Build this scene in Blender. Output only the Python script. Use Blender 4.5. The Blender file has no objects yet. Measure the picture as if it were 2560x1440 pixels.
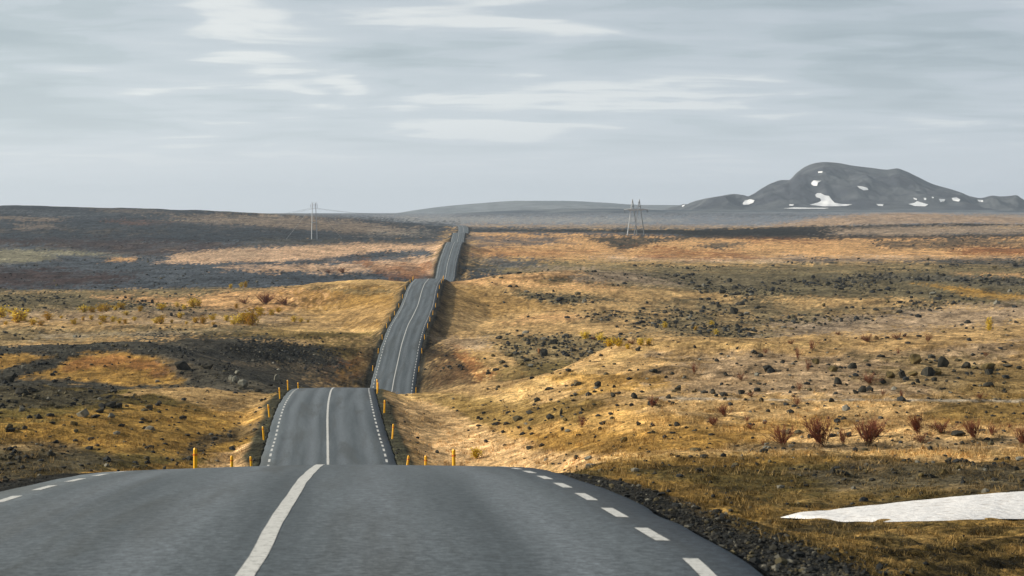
import bpy, bmesh, math, random
import numpy as np
from mathutils import Vector, Matrix, geometry

# ------------------------------------------------------------------ camera, sky, sun, exposure
SC = bpy.context.scene
COL = SC.collection
F = 5000.0                      # focal length in photo pixels (photo is 2560 wide)
CZ = 60.0                       # camera altitude; every other altitude is given relative to it
PITCH = math.atan(180 / F)
SUN_AZ = math.radians(-87)      # from the view direction, negative = left
SUN_EL = math.radians(24)

cd = bpy.data.cameras.new('camera')
cam = bpy.data.objects.new('camera', cd); COL.objects.link(cam)
cd.sensor_width = 36; cd.lens = F / 2560 * 36
cd.clip_start = 0.5; cd.clip_end = 40000
cam.location = (0, 0, CZ)
cam.rotation_euler = (math.pi / 2 - PITCH, 0, 0)
cd.dof.use_dof = True; cd.dof.focus_distance = 130; cd.dof.aperture_fstop = 5.6
SC.camera = cam
SC.view_settings.view_transform = 'Standard'
SC.view_settings.look = 'None'
SC.view_settings.exposure = 0.30
SC.view_settings.gamma = 1.0
SC.view_settings.use_curve_mapping = False
SC.cycles.use_denoising = True
SC.cycles.volume_bounces = 0
SC.cycles.max_bounces = 5

sd = bpy.data.lights.new('sun', 'SUN')
sun = bpy.data.objects.new('sun', sd); COL.objects.link(sun)
sd.energy = 5.0; sd.angle = math.radians(0.5); sd.color = (1.0, 0.93, 0.80)
sdir = Vector((math.sin(SUN_AZ) * math.cos(SUN_EL), math.cos(SUN_AZ) * math.cos(SUN_EL), math.sin(SUN_EL)))
sun.rotation_euler = sdir.to_track_quat('Z', 'Y').to_euler()
sun.location = (-80, 20, CZ + 60)

W = bpy.data.worlds.new('World'); SC.world = W; W.use_nodes = True
nt = W.node_tree; nt.nodes.clear(); L = nt.links
def N(tree, typ, **kw):
    n = tree.nodes.new(typ)
    for k, v in kw.items():
        if k.startswith('i_'):
            n.inputs[int(k[2:]) if k[2:].isdigit() else k[2:].replace('_', ' ')].default_value = v
        else:
            setattr(n, k, v)
    return n
def M(op, a, b=None, clamp=False, tree=None):
    t = tree or nt
    n = t.nodes.new('ShaderNodeMath'); n.operation = op; n.use_clamp = clamp
    for i, v in enumerate((a, b)):
        if v is None: continue
        if isinstance(v, (int, float)): n.inputs[i].default_value = v
        else: t.links.new(v, n.inputs[i])
    return n.outputs[0]
out = N(nt, 'ShaderNodeOutputWorld'); bg = N(nt, 'ShaderNodeBackground'); bg.inputs[1].default_value = 0.096
L.new(bg.outputs[0], out.inputs[0])
tc = N(nt, 'ShaderNodeTexCoord'); sx = N(nt, 'ShaderNodeSeparateXYZ'); L.new(tc.outputs['Generated'], sx.inputs[0])
elz = M('MAXIMUM', sx.outputs[2], 0.0)
den = M('ADD', elz, 0.075)
px = M('DIVIDE', sx.outputs[0], den); py = M('DIVIDE', sx.outputs[1], den)
cx = N(nt, 'ShaderNodeCombineXYZ'); L.new(px, cx.inputs[0]); L.new(py, cx.inputs[1])
def cloud(scale, off, detail, dist, rough, stretch):
    mp = N(nt, 'ShaderNodeMapping'); mp.inputs['Location'].default_value = off
    mp.inputs['Scale'].default_value = stretch
    L.new(cx.outputs[0], mp.inputs[0])
    n = N(nt, 'ShaderNodeTexNoise'); n.inputs['Scale'].default_value = scale; n.inputs['Detail'].default_value = detail
    n.inputs['Roughness'].default_value = rough; n.inputs['Distortion'].default_value = dist
    L.new(mp.outputs[0], n.inputs['Vector']); return n.outputs[0]
def ramp(fac, stops, interp='EASE', tree=None):
    t = tree or nt
    r = t.nodes.new('ShaderNodeValToRGB'); r.color_ramp.interpolation = interp
    e = r.color_ramp.elements
    while len(e) < len(stops): e.new(0.5)
    for k, (p, c) in enumerate(stops):
        e[k].position = p; e[k].color = (*c, 1) if len(c) == 3 else c
    t.links.new(fac, r.inputs[0]); return r.outputs[0]
def mix(a, b, fac, mode='MIX', tree=None):
    t = tree or nt
    m = t.nodes.new('ShaderNodeMix'); m.data_type = 'RGBA'; m.blend_type = mode
    for sock, v in ((m.inputs[6], a), (m.inputs[7], b), (m.inputs[0], fac)):
        if isinstance(v, (int, float)): sock.default_value = v
        elif isinstance(v, tuple): sock.default_value = (*v, 1)
        else: t.links.new(v, sock)
    return m.outputs[2]
big = cloud(1.0, (3.2, 1.7, 0), 2.0, 0.5, 0.5, (0.85, 0.75, 1))
mid = cloud(2.0, (7.1, 4.0, 0), 4.0, 1.1, 0.45, (0.72, 0.85, 1))
sml = cloud(5.0, (1.3, 9.4, 0), 6.0, 0.8, 0.55, (0.5, 1.0, 1))
c1 = M('ADD', M('MULTIPLY', big, 0.50), M('MULTIPLY', mid, 0.38))
c1 = M('ADD', c1, M('MULTIPLY', sml, 0.17)); c1 = M('SUBTRACT', c1, 0.025)
# (values are ten times the radiance because the background strength is 0.1)
cl_col = ramp(c1, [(0.37, (4.0, 4.7, 5.1)), (0.452, (4.6, 5.3, 5.7)), (0.475, (5.0, 5.65, 6.1)), (0.53, (5.35, 5.95, 6.4)), (0.60, (7.2, 7.55, 7.6))])
hz_col = (5.85, 6.35, 6.8)
hf = ramp(elz, [(0.0, (1, 1, 1)), (0.022, (0.9,) * 3), (0.05, (0.3,) * 3), (0.085, (0.0,) * 3)])
skyc = mix(cl_col, hz_col, hf)
# the overcast thickens overhead
dk = ramp(elz, [(0.0, (1, 1, 1)), (0.05, (1, 1, 1)), (0.11, (0.90, 0.90, 0.91)), (0.45, (0.46, 0.47, 0.50)), (1.0, (0.32, 0.33, 0.36))], 'LINEAR')
skyc = mix(skyc, dk, 1.0, 'MULTIPLY')
azg = ramp(M('ADD', M('MULTIPLY', sx.outputs[0], 0.5), 0.5), [(0.0, (1.12, 1.1, 1.07)), (0.37, (1.06, 1.05, 1.03)), (0.63, (0.88, 0.89, 0.91)), (1.0, (0.80, 0.82, 0.85))], 'LINEAR')
skyc = mix(skyc, azg, 1.0, 'MULTIPLY')   # brighter on the sun's side
sky = N(nt, 'ShaderNodeTexSky', sky_type='NISHITA', sun_disc=False)
sky.sun_elevation = SUN_EL; sky.sun_rotation = SUN_AZ
final = mix(sky.outputs[0], skyc, 0.94)
L.new(final, bg.inputs[0])

# ------------------------------------------------------------------ helpers
CP, SP = math.cos(PITCH), math.sin(PITCH)
def ray(x, y):
    """photo pixel -> (X/Y, Z/Y) slopes of the sight line"""
    x = np.asarray(x, float); v = 720.0 - np.asarray(y, float)
    dy = F * CP + v * SP; dz = v * CP - F * SP
    return (x - 1280.0) / dy, dz / dy
def proj(X, Y, Z):
    yc = Y * CP - Z * SP; zc = Y * SP + Z * CP
    yc = np.maximum(yc, 0.5)
    return 1280 + F * X / yc, 720 - F * zc / yc
def lin(c):
    c = np.asarray(c, float) / 255.0
    return np.where(c < 0.04045, c / 12.92, ((c + 0.055) / 1.055) ** 2.4)
def sst(a, b, x):
    t = np.clip((x - a) / (b - a), 0, 1); return t * t * (3 - 2 * t)
def vhash(i, j, seed=0):
    h = (i.astype(np.int64) * 374761393 + j.astype(np.int64) * 668265263 + seed * 974711) & 0xFFFFFFFF
    h = ((h ^ (h >> 13)) * 1274126177) & 0xFFFFFFFF
    h = ((h ^ (h >> 16)) * 2246822519) & 0xFFFFFFFF
    return (h ^ (h >> 15)).astype(np.float64) / 4294967295.0
def vnoise(x, y, seed=0):
    xi = np.floor(x); yi = np.floor(y); fx = x - xi; fy = y - yi
    fx = fx * fx * (3 - 2 * fx); fy = fy * fy * (3 - 2 * fy)
    a = vhash(xi, yi, seed); b = vhash(xi + 1, yi, seed); c = vhash(xi, yi + 1, seed); d = vhash(xi + 1, yi + 1, seed)
    return (a + (b - a) * fx) * (1 - fy) + (c + (d - c) * fx) * fy
def fbm(x, y, octs=4, seed=0, gain=0.5):
    s = 0; a = 1; t = 0
    for k in range(octs):
        s = s + a * vnoise(x * 2 ** k + 17.3 * k, y * 2 ** k - 9.1 * k, seed + k); t += a; a *= gain
    return s / t
def pchip(xs, ys):
    xs = np.asarray(xs, float); ys = np.asarray(ys, float)
    h = np.diff(xs); dl = np.diff(ys) / h; m = np.zeros(len(xs))
    for k in range(1, len(xs) - 1):
        if dl[k - 1] * dl[k] > 0:
            w1 = 2 * h[k] + h[k - 1]; w2 = h[k] + 2 * h[k - 1]
            m[k] = (w1 + w2) / (w1 / dl[k - 1] + w2 / dl[k])
    m[0] = dl[0]; m[-1] = dl[-1]
    def f(x):
        x = np.asarray(x, float)
        k = np.clip(np.searchsorted(xs, x) - 1, 0, len(h) - 1)
        t = np.clip((x - xs[k]) / h[k], 0, 1)
        return ((2*t**3-3*t**2+1)*ys[k] + (t**3-2*t**2+t)*h[k]*m[k] + (-2*t**3+3*t**2)*ys[k+1] + (t**3-t**2)*h[k]*m[k+1])
    return f
def mesh_np(name, V, Q, mat=None, smooth=True):
    V = np.ascontiguousarray(V, np.float32); Q = np.ascontiguousarray(Q, np.int32)
    me = bpy.data.meshes.new(name); k = Q.shape[1]
    me.vertices.add(len(V)); me.vertices.foreach_set('co', V.ravel())
    me.loops.add(Q.size); me.loops.foreach_set('vertex_index', Q.ravel())
    me.polygons.add(len(Q)); me.polygons.foreach_set('loop_start', np.arange(0, Q.size, k, dtype=np.int32))
    me.polygons.foreach_set('loop_total', np.full(len(Q), k, np.int32))
    me.polygons.foreach_set('use_smooth', np.full(len(Q), smooth))
    me.update(calc_edges=True)
    if mat: me.materials.append(mat)
    return me
def add_col(me, name, rgb):
    a = me.color_attributes.new(name, 'FLOAT_COLOR', 'POINT')
    d = np.ones((len(rgb), 4), np.float32); d[:, :3] = rgb; a.data.foreach_set('color', d.ravel())
def ob(name, me, parent=None, loc=None, **props):
    o = bpy.data.objects.new(name, me); COL.objects.link(o)
    if parent: o.parent = parent
    if loc is not None: o.location = loc
    for k, v in props.items(): o[k] = v
    return o
def grid_quads(nr, nc):
    i = np.arange(nr * nc).reshape(nr, nc)
    return np.stack([i[:-1, :-1], i[:-1, 1:], i[1:, 1:], i[1:, :-1]], -1).reshape(-1, 4)

# ------------------------------------------------------------------ materials
def mat(name, rough=0.9, spec=0.15):
    m = bpy.data.materials.new(name); m.use_nodes = True
    t = m.node_tree; b = t.nodes['Principled BSDF']
    b.inputs['Roughness'].default_value = rough; b.inputs['Specular IOR Level'].default_value = spec
    return m, t, b
def noise(t, scale, detail=4, rough=0.55, vec=None, dist=0.0):
    n = t.nodes.new('ShaderNodeTexNoise'); n.inputs['Scale'].default_value = scale
    n.inputs['Detail'].default_value = detail; n.inputs['Roughness'].default_value = rough; n.inputs['Distortion'].default_value = dist
    if vec is not None: t.links.new(vec, n.inputs['Vector'])
    return n.outputs[0]
def objco(t): return t.nodes.new('ShaderNodeTexCoord').outputs['Object']
def bump(t, b, h, strength, dist):
    n = t.nodes.new('ShaderNodeBump'); n.inputs['Strength'].default_value = strength; n.inputs['Distance'].default_value = dist
    t.links.new(h, n.inputs['Height']); t.links.new(n.outputs[0], b.inputs['Normal'])
def gray(v): return (v, v, v)

# ground: soil and vegetation colours stored per vertex, grain from noise
m_ground, t, b = mat('ground_soil', 0.95, 0.05)
co = objco(t)
at = t.nodes.new('ShaderNodeVertexColor'); at.layer_name = 'soil'
n0 = noise(t, 0.11, 7, 0.7, co); n1 = noise(t, 0.9, 6, 0.65, co); n2 = noise(t, 7.0, 4, 0.6, co)
f0 = ramp(n0, [(0.32, gray(0.5)), (0.5, gray(1.0)), (0.68, gray(1.45))], 'LINEAR', t)
f1 = ramp(n1, [(0.30, gray(0.30)), (0.45, gray(0.85)), (0.56, gray(1.12)), (0.72, gray(1.8))], 'LINEAR', t)
f2 = ramp(n2, [(0.30, gray(0.35)), (0.48, gray(0.95)), (0.72, gray(1.7))], 'LINEAR', t)
c = mix(at.outputs[0], f0, 1.0, 'MULTIPLY', t); c = mix(c, f1, 1.0, 'MULTIPLY', t); c = mix(c, f2, 1.0, 'MULTIPLY', t)
t.links.new(c, b.inputs['Base Color'])
bump(t, b, M('ADD', n1, M('MULTIPLY', n2, 0.3, tree=t), tree=t), 1.0, 0.30)

m_hill, t, b = mat('hill_soil', 0.95, 0.05)
co = objco(t)
at = t.nodes.new('ShaderNodeVertexColor'); at.layer_name = 'soil'
f1 = ramp(noise(t, 0.02, 8, 0.6, co), [(0.3, gray(0.6)), (0.7, gray(1.4))], 'LINEAR', t)
t.links.new(mix(at.outputs[0], f1, 1.0, 'MULTIPLY', t), b.inputs['Base Color'])

# asphalt
m_asph, t, b = mat('asphalt', 0.72, 0.35)
uvn = t.nodes.new('ShaderNodeUVMap'); uvn.uv_map = 'lane'
sp = t.nodes.new('ShaderNodeSeparateXYZ'); t.links.new(uvn.outputs[0], sp.inputs[0])
co = objco(t)
grain = noise(t, 11, 8, 0.85, co); mp2 = t.nodes.new('ShaderNodeMapping'); mp2.inputs['Scale'].default_value = (0.75, 0.055, 1); t.links.new(uvn.outputs[0], mp2.inputs[0]); patch = noise(t, 1.0, 6, 0.6, mp2.outputs[0], 0.5)
mp = t.nodes.new('ShaderNodeMapping'); mp.inputs['Scale'].default_value = (1.6, 0.05, 1); t.links.new(uvn.outputs[0], mp.inputs[0])
streak = noise(t, 1.0, 4, 0.5, mp.outputs[0])
# wheel paths: u across in metres; lanes centred on +-1.7
au = M('ABSOLUTE', sp.outputs[0], tree=t); wl = M('ABSOLUTE', M('SUBTRACT', M('ABSOLUTE', M('SUBTRACT', au, 1.75, tree=t), tree=t), 0.78, tree=t), tree=t)
wp = ramp(wl, [(0.0, gray(1.0)), (0.55, gray(0.0))], 'EASE', t)
c = mix((0.062, 0.074, 0.080), (0.105, 0.120, 0.128), ramp(streak, [(0.35, gray(0)), (0.65, gray(1))], 'LINEAR', t), tree=t)
c = mix(c, (0.150, 0.166, 0.178), M('MULTIPLY', wp, 0.62, tree=t), tree=t)
c = mix(c, (0.060, 0.064, 0.060), ramp(patch, [(0.50, gray(0)), (0.66, gray(0.6))], 'EASE', t), tree=t)
c = mix(c, (1.0, 1.03, 1.05), 1.0, 'MULTIPLY', t)
c = mix(c, ramp(grain, [(0.32, gray(0.25)), (0.5, gray(1.0)), (0.68, gray(2.0))], 'LINEAR', t), 1.0, 'MULTIPLY', t)
edge = ramp(au, [(0.0, gray(0)), (1.0, gray(0))], 'LINEAR', t)
t.links.new(c, b.inputs['Base Color'])
bump(t, b, grain, 0.35, 0.006)
m_paint, t, b = mat('road_paint', 0.6, 0.3)
co = objco(t)
c = ramp(noise(t, 14, 5, 0.7, co), [(0.33, (0.22, 0.22, 0.20)), (0.45, (0.56, 0.55, 0.51)), (0.7, (0.70, 0.69, 0.65))], 'LINEAR', t)
t.links.new(c, b.inputs['Base Color'])

def simple(name, c1, c2, scale, rough=0.85, spec=0.2, bp=0.0, lo=0.35, hi=0.65):
    m, t, b = mat(name, rough, spec); co = objco(t); n = noise(t, scale, 5, 0.6, co)
    t.links.new(ramp(n, [(lo, c1), (hi, c2)], 'LINEAR', t), b.inputs['Base Color'])
    if bp: bump(t, b, n, bp, 0.05)
    return m
m_rock = simple('lava_rock', (0.020, 0.021, 0.019), (0.060, 0.055, 0.042), 2.2, 0.95, 0.1, 0.5)
m_rock_ochre = simple('lichened_rock', (0.045, 0.038, 0.022), (0.17, 0.125, 0.05), 1.5, 0.95, 0.1, 0.5)
m_rock_pale = simple('pale_rock', (0.12, 0.115, 0.09), (0.26, 0.25, 0.20), 1.5, 0.95, 0.1, 0.5)
m_rock_rust = simple('rusty_rock', (0.16, 0.07, 0.03), (0.30, 0.15, 0.06), 1.5, 0.95, 0.1, 0.5)
m_snow = simple('snow', (0.56, 0.52, 0.48), (0.82, 0.80, 0.78), 4.0, 0.7, 0.2, 1.0, 0.28, 0.5)
m_snow_far = simple('snow_far', (0.80, 0.80, 0.80), (0.9, 0.9, 0.9), 0.1, 0.7, 0.2)
m_post = simple('post_yellow', (0.90, 0.42, 0.006), (0.95, 0.50, 0.012), 6, 0.5, 0.3)
m_reflector = simple('post_reflector', (0.55, 0.12, 0.01), (0.62, 0.16, 0.01), 6, 0.3, 0.5)
m_steel = simple('galvanised_steel', (0.50, 0.53, 0.54), (0.62, 0.64, 0.65), 0.5, 0.5, 0.5)
m_grey = simple('shaded_steel', (0.16, 0.18, 0.19), (0.24, 0.26, 0.27), 0.5, 0.6, 0.4)  # darker copy of the steel: shade painted onto the right-hand A-frame legs
m_dark = simple('dark_metal', (0.04, 0.045, 0.05), (0.07, 0.07, 0.08), 0.5, 0.6, 0.3)
m_twig = simple('red_twigs', (0.09, 0.030, 0.018), (0.22, 0.075, 0.04), 1.3, 0.9, 0.1)
m_stem = simple('shrub_stem', (0.16, 0.10, 0.05), (0.25, 0.17, 0.09), 2, 0.9, 0.1)
m_yleaf = simple('yellow_leaves', (0.50, 0.33, 0.02), (0.75, 0.52, 0.05), 1.0, 0.8, 0.1)
m_attr, t, b = mat('dry_grass', 0.9, 0.05)
at = t.nodes.new('ShaderNodeVertexColor'); at.layer_name = 'soil'
t.links.new(at.outputs[0], b.inputs['Base Color'])
m_rubble, t, b = mat('rubble', 0.95, 0.1)
at = t.nodes.new('ShaderNodeVertexColor'); at.layer_name = 'soil'
t.links.new(at.outputs[0], b.inputs['Base Color'])

# ------------------------------------------------------------------ the road's course
def RP(d, x, y):
    u, tt = ray(x, y); return (d, float(u) * d, float(tt) * d)
road_pts = [(-90, 5.4, -1.9), (-40, 1.95, -1.92), (0, -0.95, -2.08), (8, -1.48, -2.33),
    RP(14.4, 612, 1440), RP(15.4, 643, 1395), RP(17.8, 678, 1325), RP(20.3, 708, 1275), RP(23.1, 735, 1235),
    RP(25.9, 753, 1206), RP(29.0, 772, 1185), RP(32.5, 788, 1170), RP(38.0, 802, 1161.5),
    (48, -4.55, -6.12), (60, -5.55, -7.72), (75, -6.9, -9.75), (90, -8.2, -11.62), (102, -9.4, -13.0),
    RP(114, 820, 1163), RP(121, 819.5, 1127), RP(131.6, 819, 1090), RP(142, 818.5, 1052), RP(155, 820, 1015), RP(169, 824, 990),
    RP(184, 829, 974), RP(198, 837, 968.5),
    (225, -19.1, -20.15), (260, -20.0, -23.5), (300, -20.3, -27.3), (325, -20.35, -29.7),
    RP(343, 978, 984), RP(357, 985, 947), RP(375, 995, 902), RP(392, 1005, 858), RP(402, 1012, 835.5), RP(414, 1020, 813),
    RP(432, 1031.5, 791), RP(452, 1042, 769), RP(474, 1049, 747), RP(499, 1055.5, 724), RP(524, 1063, 707), RP(551, 1071, 697.5),
    (600, -25.1, -20.0), (680, -26.0, -24.4), (750, -26.5, -25.6),
    RP(794, 1112.5, 695), RP(833, 1117.5, 665), RP(877, 1124, 640), RP(909, 1128, 627), RP(943, 1132, 615), RP(985, 1137, 605),
    (1060, -29.5, -15.2), (1130, -30.6, -15.7), RP(1185, 1144, 601), RP(1235, 1146, 590), RP(1295, 1148, 581.5),
    (1400, -35.8, -13.4), RP(1500, 1158, 581), RP(1580, 1159, 571), RP(1650, 1157, 566), RP(1710, 1150, 563.5)]
rd = [p[0] for p in road_pts]
RX = pchip(rd, [p[1] for p in road_pts]); RZ = pchip(rd, [p[2] for p in road_pts])
steps = np.concatenate([np.arange(-90, 10, 2.0), np.arange(10, 60, 0.5), np.arange(60, 600, 1.0), np.arange(600, 1705, 2.5)])
path = np.stack([RX(steps), steps, RZ(steps)], 1)
e0 = path[-1]
ang = math.radians(95); R = 55.0   # the road swings away to the left behind the last rise
arc = [e0 + np.array([-R + R * math.cos(a), R * math.sin(a), -0.2 * a]) for a in np.linspace(0.03, 1.35, 34)]
tail = [arc[-1] + np.array([-k * 6.0, k * 1.2, -0.1 * k]) for k in range(1, 25)]
path = np.vstack([path, arc, tail])
tang = np.gradient(path, axis=0); nrm = np.stack([tang[:, 1], -tang[:, 0]], 1); nrm /= np.linalg.norm(nrm, axis=1)[:, None]
cum = np.concatenate([[0], np.cumsum(np.linalg.norm(np.diff(path[:, :2], axis=0), axis=1))])
def road_at(s):
    return (np.interp(s, cum, path[:, 0]), np.interp(s, cum, path[:, 1]), np.interp(s, cum, path[:, 2]),
            np.interp(s, cum, nrm[:, 0]), np.interp(s, cum, nrm[:, 1]))
def d2s(d): return np.interp(d, path[:len(steps), 1], cum[:len(steps)])

# ------------------------------------------------------------------ terrain height field
cps = []     # (photo x, distance, Z)
def T(d, *xy):
    for k in range(0, len(xy), 2):
        cps.append((xy[k], d, float(ray(xy[k], xy[k + 1])[1]) * d))
def TZ(d, *xz):
    for k in range(0, len(xz), 2): cps.append((xz[k], d, xz[k + 1]))
TZ(10, -900, -3.2, 500, -2.7, 1280, -2.6, 2000, -3.0, 3400, -3.4)
TZ(24, -600, -5.3, 100, -4.3, 1700, -3.9, 2100, -4.3, 2560, -4.9, 3200, -5.2)
TZ(38, -400, -7.2, 200, -6.6, 1500, -5.7); T(38, 1900, 1335, 2250, 1335, 2700, 1335)
T(46, 1950, 1290, 2300, 1290, 2560, 1285); T(50, 1600, 1235, 2000, 1262, 2300, 1245, 2560, 1232)
T(60, -200, 1260, 100, 1255, 1450, 1200, 1800, 1205, 2300, 1200, 2700, 1200); TZ(60, 700, -8.7)
T(74, 1500, 1160, 1800, 1160, 2200, 1162, 2560, 1165)
T(84, -200, 1190, 100, 1195, 350, 1215, 1600, 1137, 1950, 1133, 2250, 1138, 2700, 1140); TZ(84, 700, -13.0, 1150, -12.8)
T(100, 100, 1140, 300, 1170, 1500, 1118, 1900, 1098, 2300, 1090, 2700, 1085); TZ(104, 560, -14.6, 800, -14.6, 1180, -15.0)
T(124, -100, 1082, 200, 1090, 500, 1130, 1420, 1085, 1800, 1050, 2200, 1040, 2700, 1035); TZ(124, 720, -15.2, 1080, -15.3, 1200, -15.4)
T(150, -100, 1010, 200, 1020, 500, 1050, 1400, 1020, 1800, 985, 2200, 970, 2700, 965); TZ(150, 700, -15.9, 960, -15.6, 1100, -16.2, 1180, -16.4)
T(180, -100, 962, 150, 968, 400, 975, 560, 985, 1250, 1000, 1500, 960, 1800, 925, 2200, 920, 2700, 915); TZ(180, 760, -17.0, 1050, -17.1)
T(202, 1060, 990, 1150, 995, 1220, 992, 1400, 945, 1700, 900, 2200, 893, 2700, 885); TZ(202, -100, -17.2, 300, -17.4, 640, -18.2)
T(240, 1500, 890, 1620, 860, 1900, 860, 2200, 860, 2560, 856, 2800, 853); T(240, 0, 900, 300, 890, 600, 895, 760, 915); T(240, 870, 935); TZ(240, 960, -22.5, 1050, -25.0, 1200, -25.5)
T(275, 0, 868, 150, 858, 350, 846, 550, 845, 700, 856, 800, 885, 880, 925); TZ(275, 960, -25.0, 1150, -27.0, 1400, -25.0, 1650, -20)
T(275, 2200, 853, 2560, 838); T(300, 2560, 829, 2800, 826)
TZ(310, 0, -20.3, 350, -20.8, 700, -21.8, 820, -23.8, 920, -26.5, 1150, -28.0, 1350, -26.8, 1620, -24.5, 1900, -23.0, 2200, -20.8)
T(345, 1120, 950, 1300, 930); TZ(345, 900, -28.0, 1550, -25.0)
T(385, 0, 838, 350, 836, 700, 842, 860, 860, 1200, 868, 1450, 868, 1650, 850, 1900, 842, 2250, 834); TZ(360, 2700, -22.8)
T(430, 0, 810, 350, 808, 700, 812, 900, 825, 1200, 825, 1450, 818, 1700, 810, 2000, 806, 2300, 800, 2700, 790)
T(500, 0, 772, 350, 770, 600, 772, 800, 775, 940, 755, 1150, 765, 1300, 770, 1700, 765, 2100, 758, 2600, 752)
T(545, 0, 748, 350, 748, 650, 735, 800, 712, 880, 703, 960, 705, 1120, 706, 1200, 712, 1300, 702, 1500, 715, 1900, 732, 2300, 728, 2700, 724)
TZ(600, 850, -21.5, 960, -22.5, 1160, -22.0); T(610, 300, 730, 650, 722, 1300, 684, 1450, 680, 1800, 702, 2300, 700, 2700, 698)
T(700, 0, 704, 350, 704, 700, 700, 1500, 677, 1900, 680, 2400, 680); TZ(700, 900, -26.5, 1180, -26.0, 1350, -22.5)
T(800, 0, 672, 400, 675, 750, 682, 960, 690, 1200, 692, 1400, 672, 1800, 664, 2400, 662)
T(950, 0, 640, 400, 640, 800, 642, 1000, 640, 1060, 632, 1220, 634, 1500, 640, 2000, 642, 2600, 640)
T(1130, 0, 606, 400, 604, 700, 601, 950, 606, 1060, 606, 1220, 606, 1500, 606, 2000, 606, 2600, 608)
T(1300, 0, 580, 300, 582, 700, 583, 950, 590, 1060, 590, 1240, 586, 1500, 584, 1700, 583, 2100, 585, 2600, 586)
T(1480, 0, 552, 300, 558, 700, 562, 900, 572, 1040, 581, 1280, 580, 1500, 577, 1750, 574, 2100, 566, 2500, 562, 2800, 560)
TZ(1600, 1700, -12.6, 2100, -9.5, 2500, -7.5)
T(1700, 0, 526, 300, 533, 700, 546, 900, 555, 1060, 564, 1260, 568, 1500, 566, 1900, 563, 2100, 552, 2300, 556, 2600, 560)
T(1900, 0, 515, 300, 520, 500, 526, 700, 537, 850, 546, 980, 556, 1080, 566, 1300, 567, 1600, 564, 1850, 561, 2050, 543, 2250, 535, 2450, 541, 2700, 547)
TZ(2200, 0, 6.0, 400, 3.0, 800, -3.5, 1100, -11.5, 1500, -10.5, 1900, -8.5, 2250, -5, 2700, -6)
T(2800, 0, 545, 600, 545, 900, 545, 1100, 547, 1500, 545, 2000, 546, 2600, 545)
T(3800, 0, 538, 600, 538, 900, 538, 1100, 537, 1500, 534, 2000, 533, 2600, 533)
T(6000, 0, 536, 900, 534, 1500, 533, 2600, 533); T(9500, 0, 534, 1300, 532, 2600, 532)
cp = np.array(cps)
cpu = np.clip((cp[:, 0] - 1280) / F, -0.44, 0.44) * F / 300.0; cpv = np.log(cp[:, 1]) * 5.5
def tps_k(r2): return 0.5 * r2 * np.log(r2 + 1e-9)
A_ = tps_k((cpu[:, None] - cpu) ** 2 + (cpv[:, None] - cpv) ** 2)
n_ = len(cp); P_ = np.stack([np.ones(n_), cpu, cpv], 1)
sysm = np.block([[A_ + np.eye(n_) * 0.03, P_], [P_.T, np.zeros((3, 3))]])
sol = np.linalg.solve(sysm, np.concatenate([cp[:, 2] / cp[:, 1] * 100, np.zeros(3)]))   # interpolates the slope 100 Z/d
def natural(X, Y):
    dd = np.clip(Y, 10, 9500); a = np.clip(X / np.maximum(Y, 8), -0.44, 0.44) * F / 300.0; v = np.log(dd) * 5.5
    shp = a.shape; a = a.ravel(); v = v.ravel(); outz = np.empty(a.size)
    for k in range(0, a.size, 20000):
        sl = slice(k, k + 20000)
        outz[sl] = tps_k((a[sl, None] - cpu) ** 2 + (v[sl, None] - cpv) ** 2) @ sol[:n_] + sol[n_] + a[sl] * sol[n_ + 1] + v[sl] * sol[n_ + 2]
    return outz.reshape(shp) * dd / 100

def rowlist():
    r = list(np.linspace(-90, 6, 28)); d = 8.0
    while d < 2400:
        k = 0.0062
        if 118 < d < 205: k = 0.0048
        if 338 < d < 560: k = 0.0036
        if 780 < d < 1000: k = 0.0042
        r.append(d); d *= 1 + k
    while d < 14000:
        r.append(d); d *= 1.025
    return np.array(r)
D = rowlist()
S = np.concatenate([np.linspace(-3, -0.33, 26)[:-1], np.linspace(-0.33, 0.33, 760), np.linspace(0.33, 3, 26)[1:]])
def wid(d): return np.sqrt(d * d + 400.0)
YY, SS = np.meshgrid(D, S, indexing='ij'); XX = SS * wid(YY)
# coarse evaluation of the smooth surface, then bilinear refinement
ci = np.unique(np.concatenate([np.arange(0, len(D), 5), [len(D) - 1]])); cj = np.unique(np.concatenate([np.arange(0, len(S), 6), [len(S) - 1]]))
Zc = natural(XX[np.ix_(ci, cj)], YY[np.ix_(ci, cj)])
tmp = np.stack([np.interp(np.arange(len(D)), ci, Zc[:, k]) for k in range(len(cj))], 1)
ZN = np.stack([np.interp(np.arange(len(S)), cj, tmp[k]) for k in range(len(D))], 0)
# hummocks and roughness, each scale fading out where the grid is too coarse to hold it
cell = np.gradient(D)[:, None] * np.ones_like(SS)
relief = 0
for sc, amp, sd_ in ((70, 1.3, 1), (24, 0.85, 2), (9, 0.45, 3), (3.2, 0.24, 4), (1.1, 0.13, 5), (0.4, 0.06, 6)):
    fade = np.clip(sc / (cell * 1.4), 0, 1) ** 1.5 * np.clip(YY / (sc * 3), 0, 1) if sc > 5 else np.clip(sc / (cell * 1.2), 0, 1)
    relief = relief + amp * fade * (vnoise(XX / sc, YY / sc, sd_) + 0.5 * vnoise(XX / sc * 2.1, YY / sc * 2.1, sd_ + 20) - 0.75)
xim = 1280 + XX / np.maximum(YY, 5) * F
flat_ = sst(1840, 1950, xim) * sst(35, 40, YY) * sst(66, 58, YY)
relief = relief * (1 - .95 * flat_)
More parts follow.
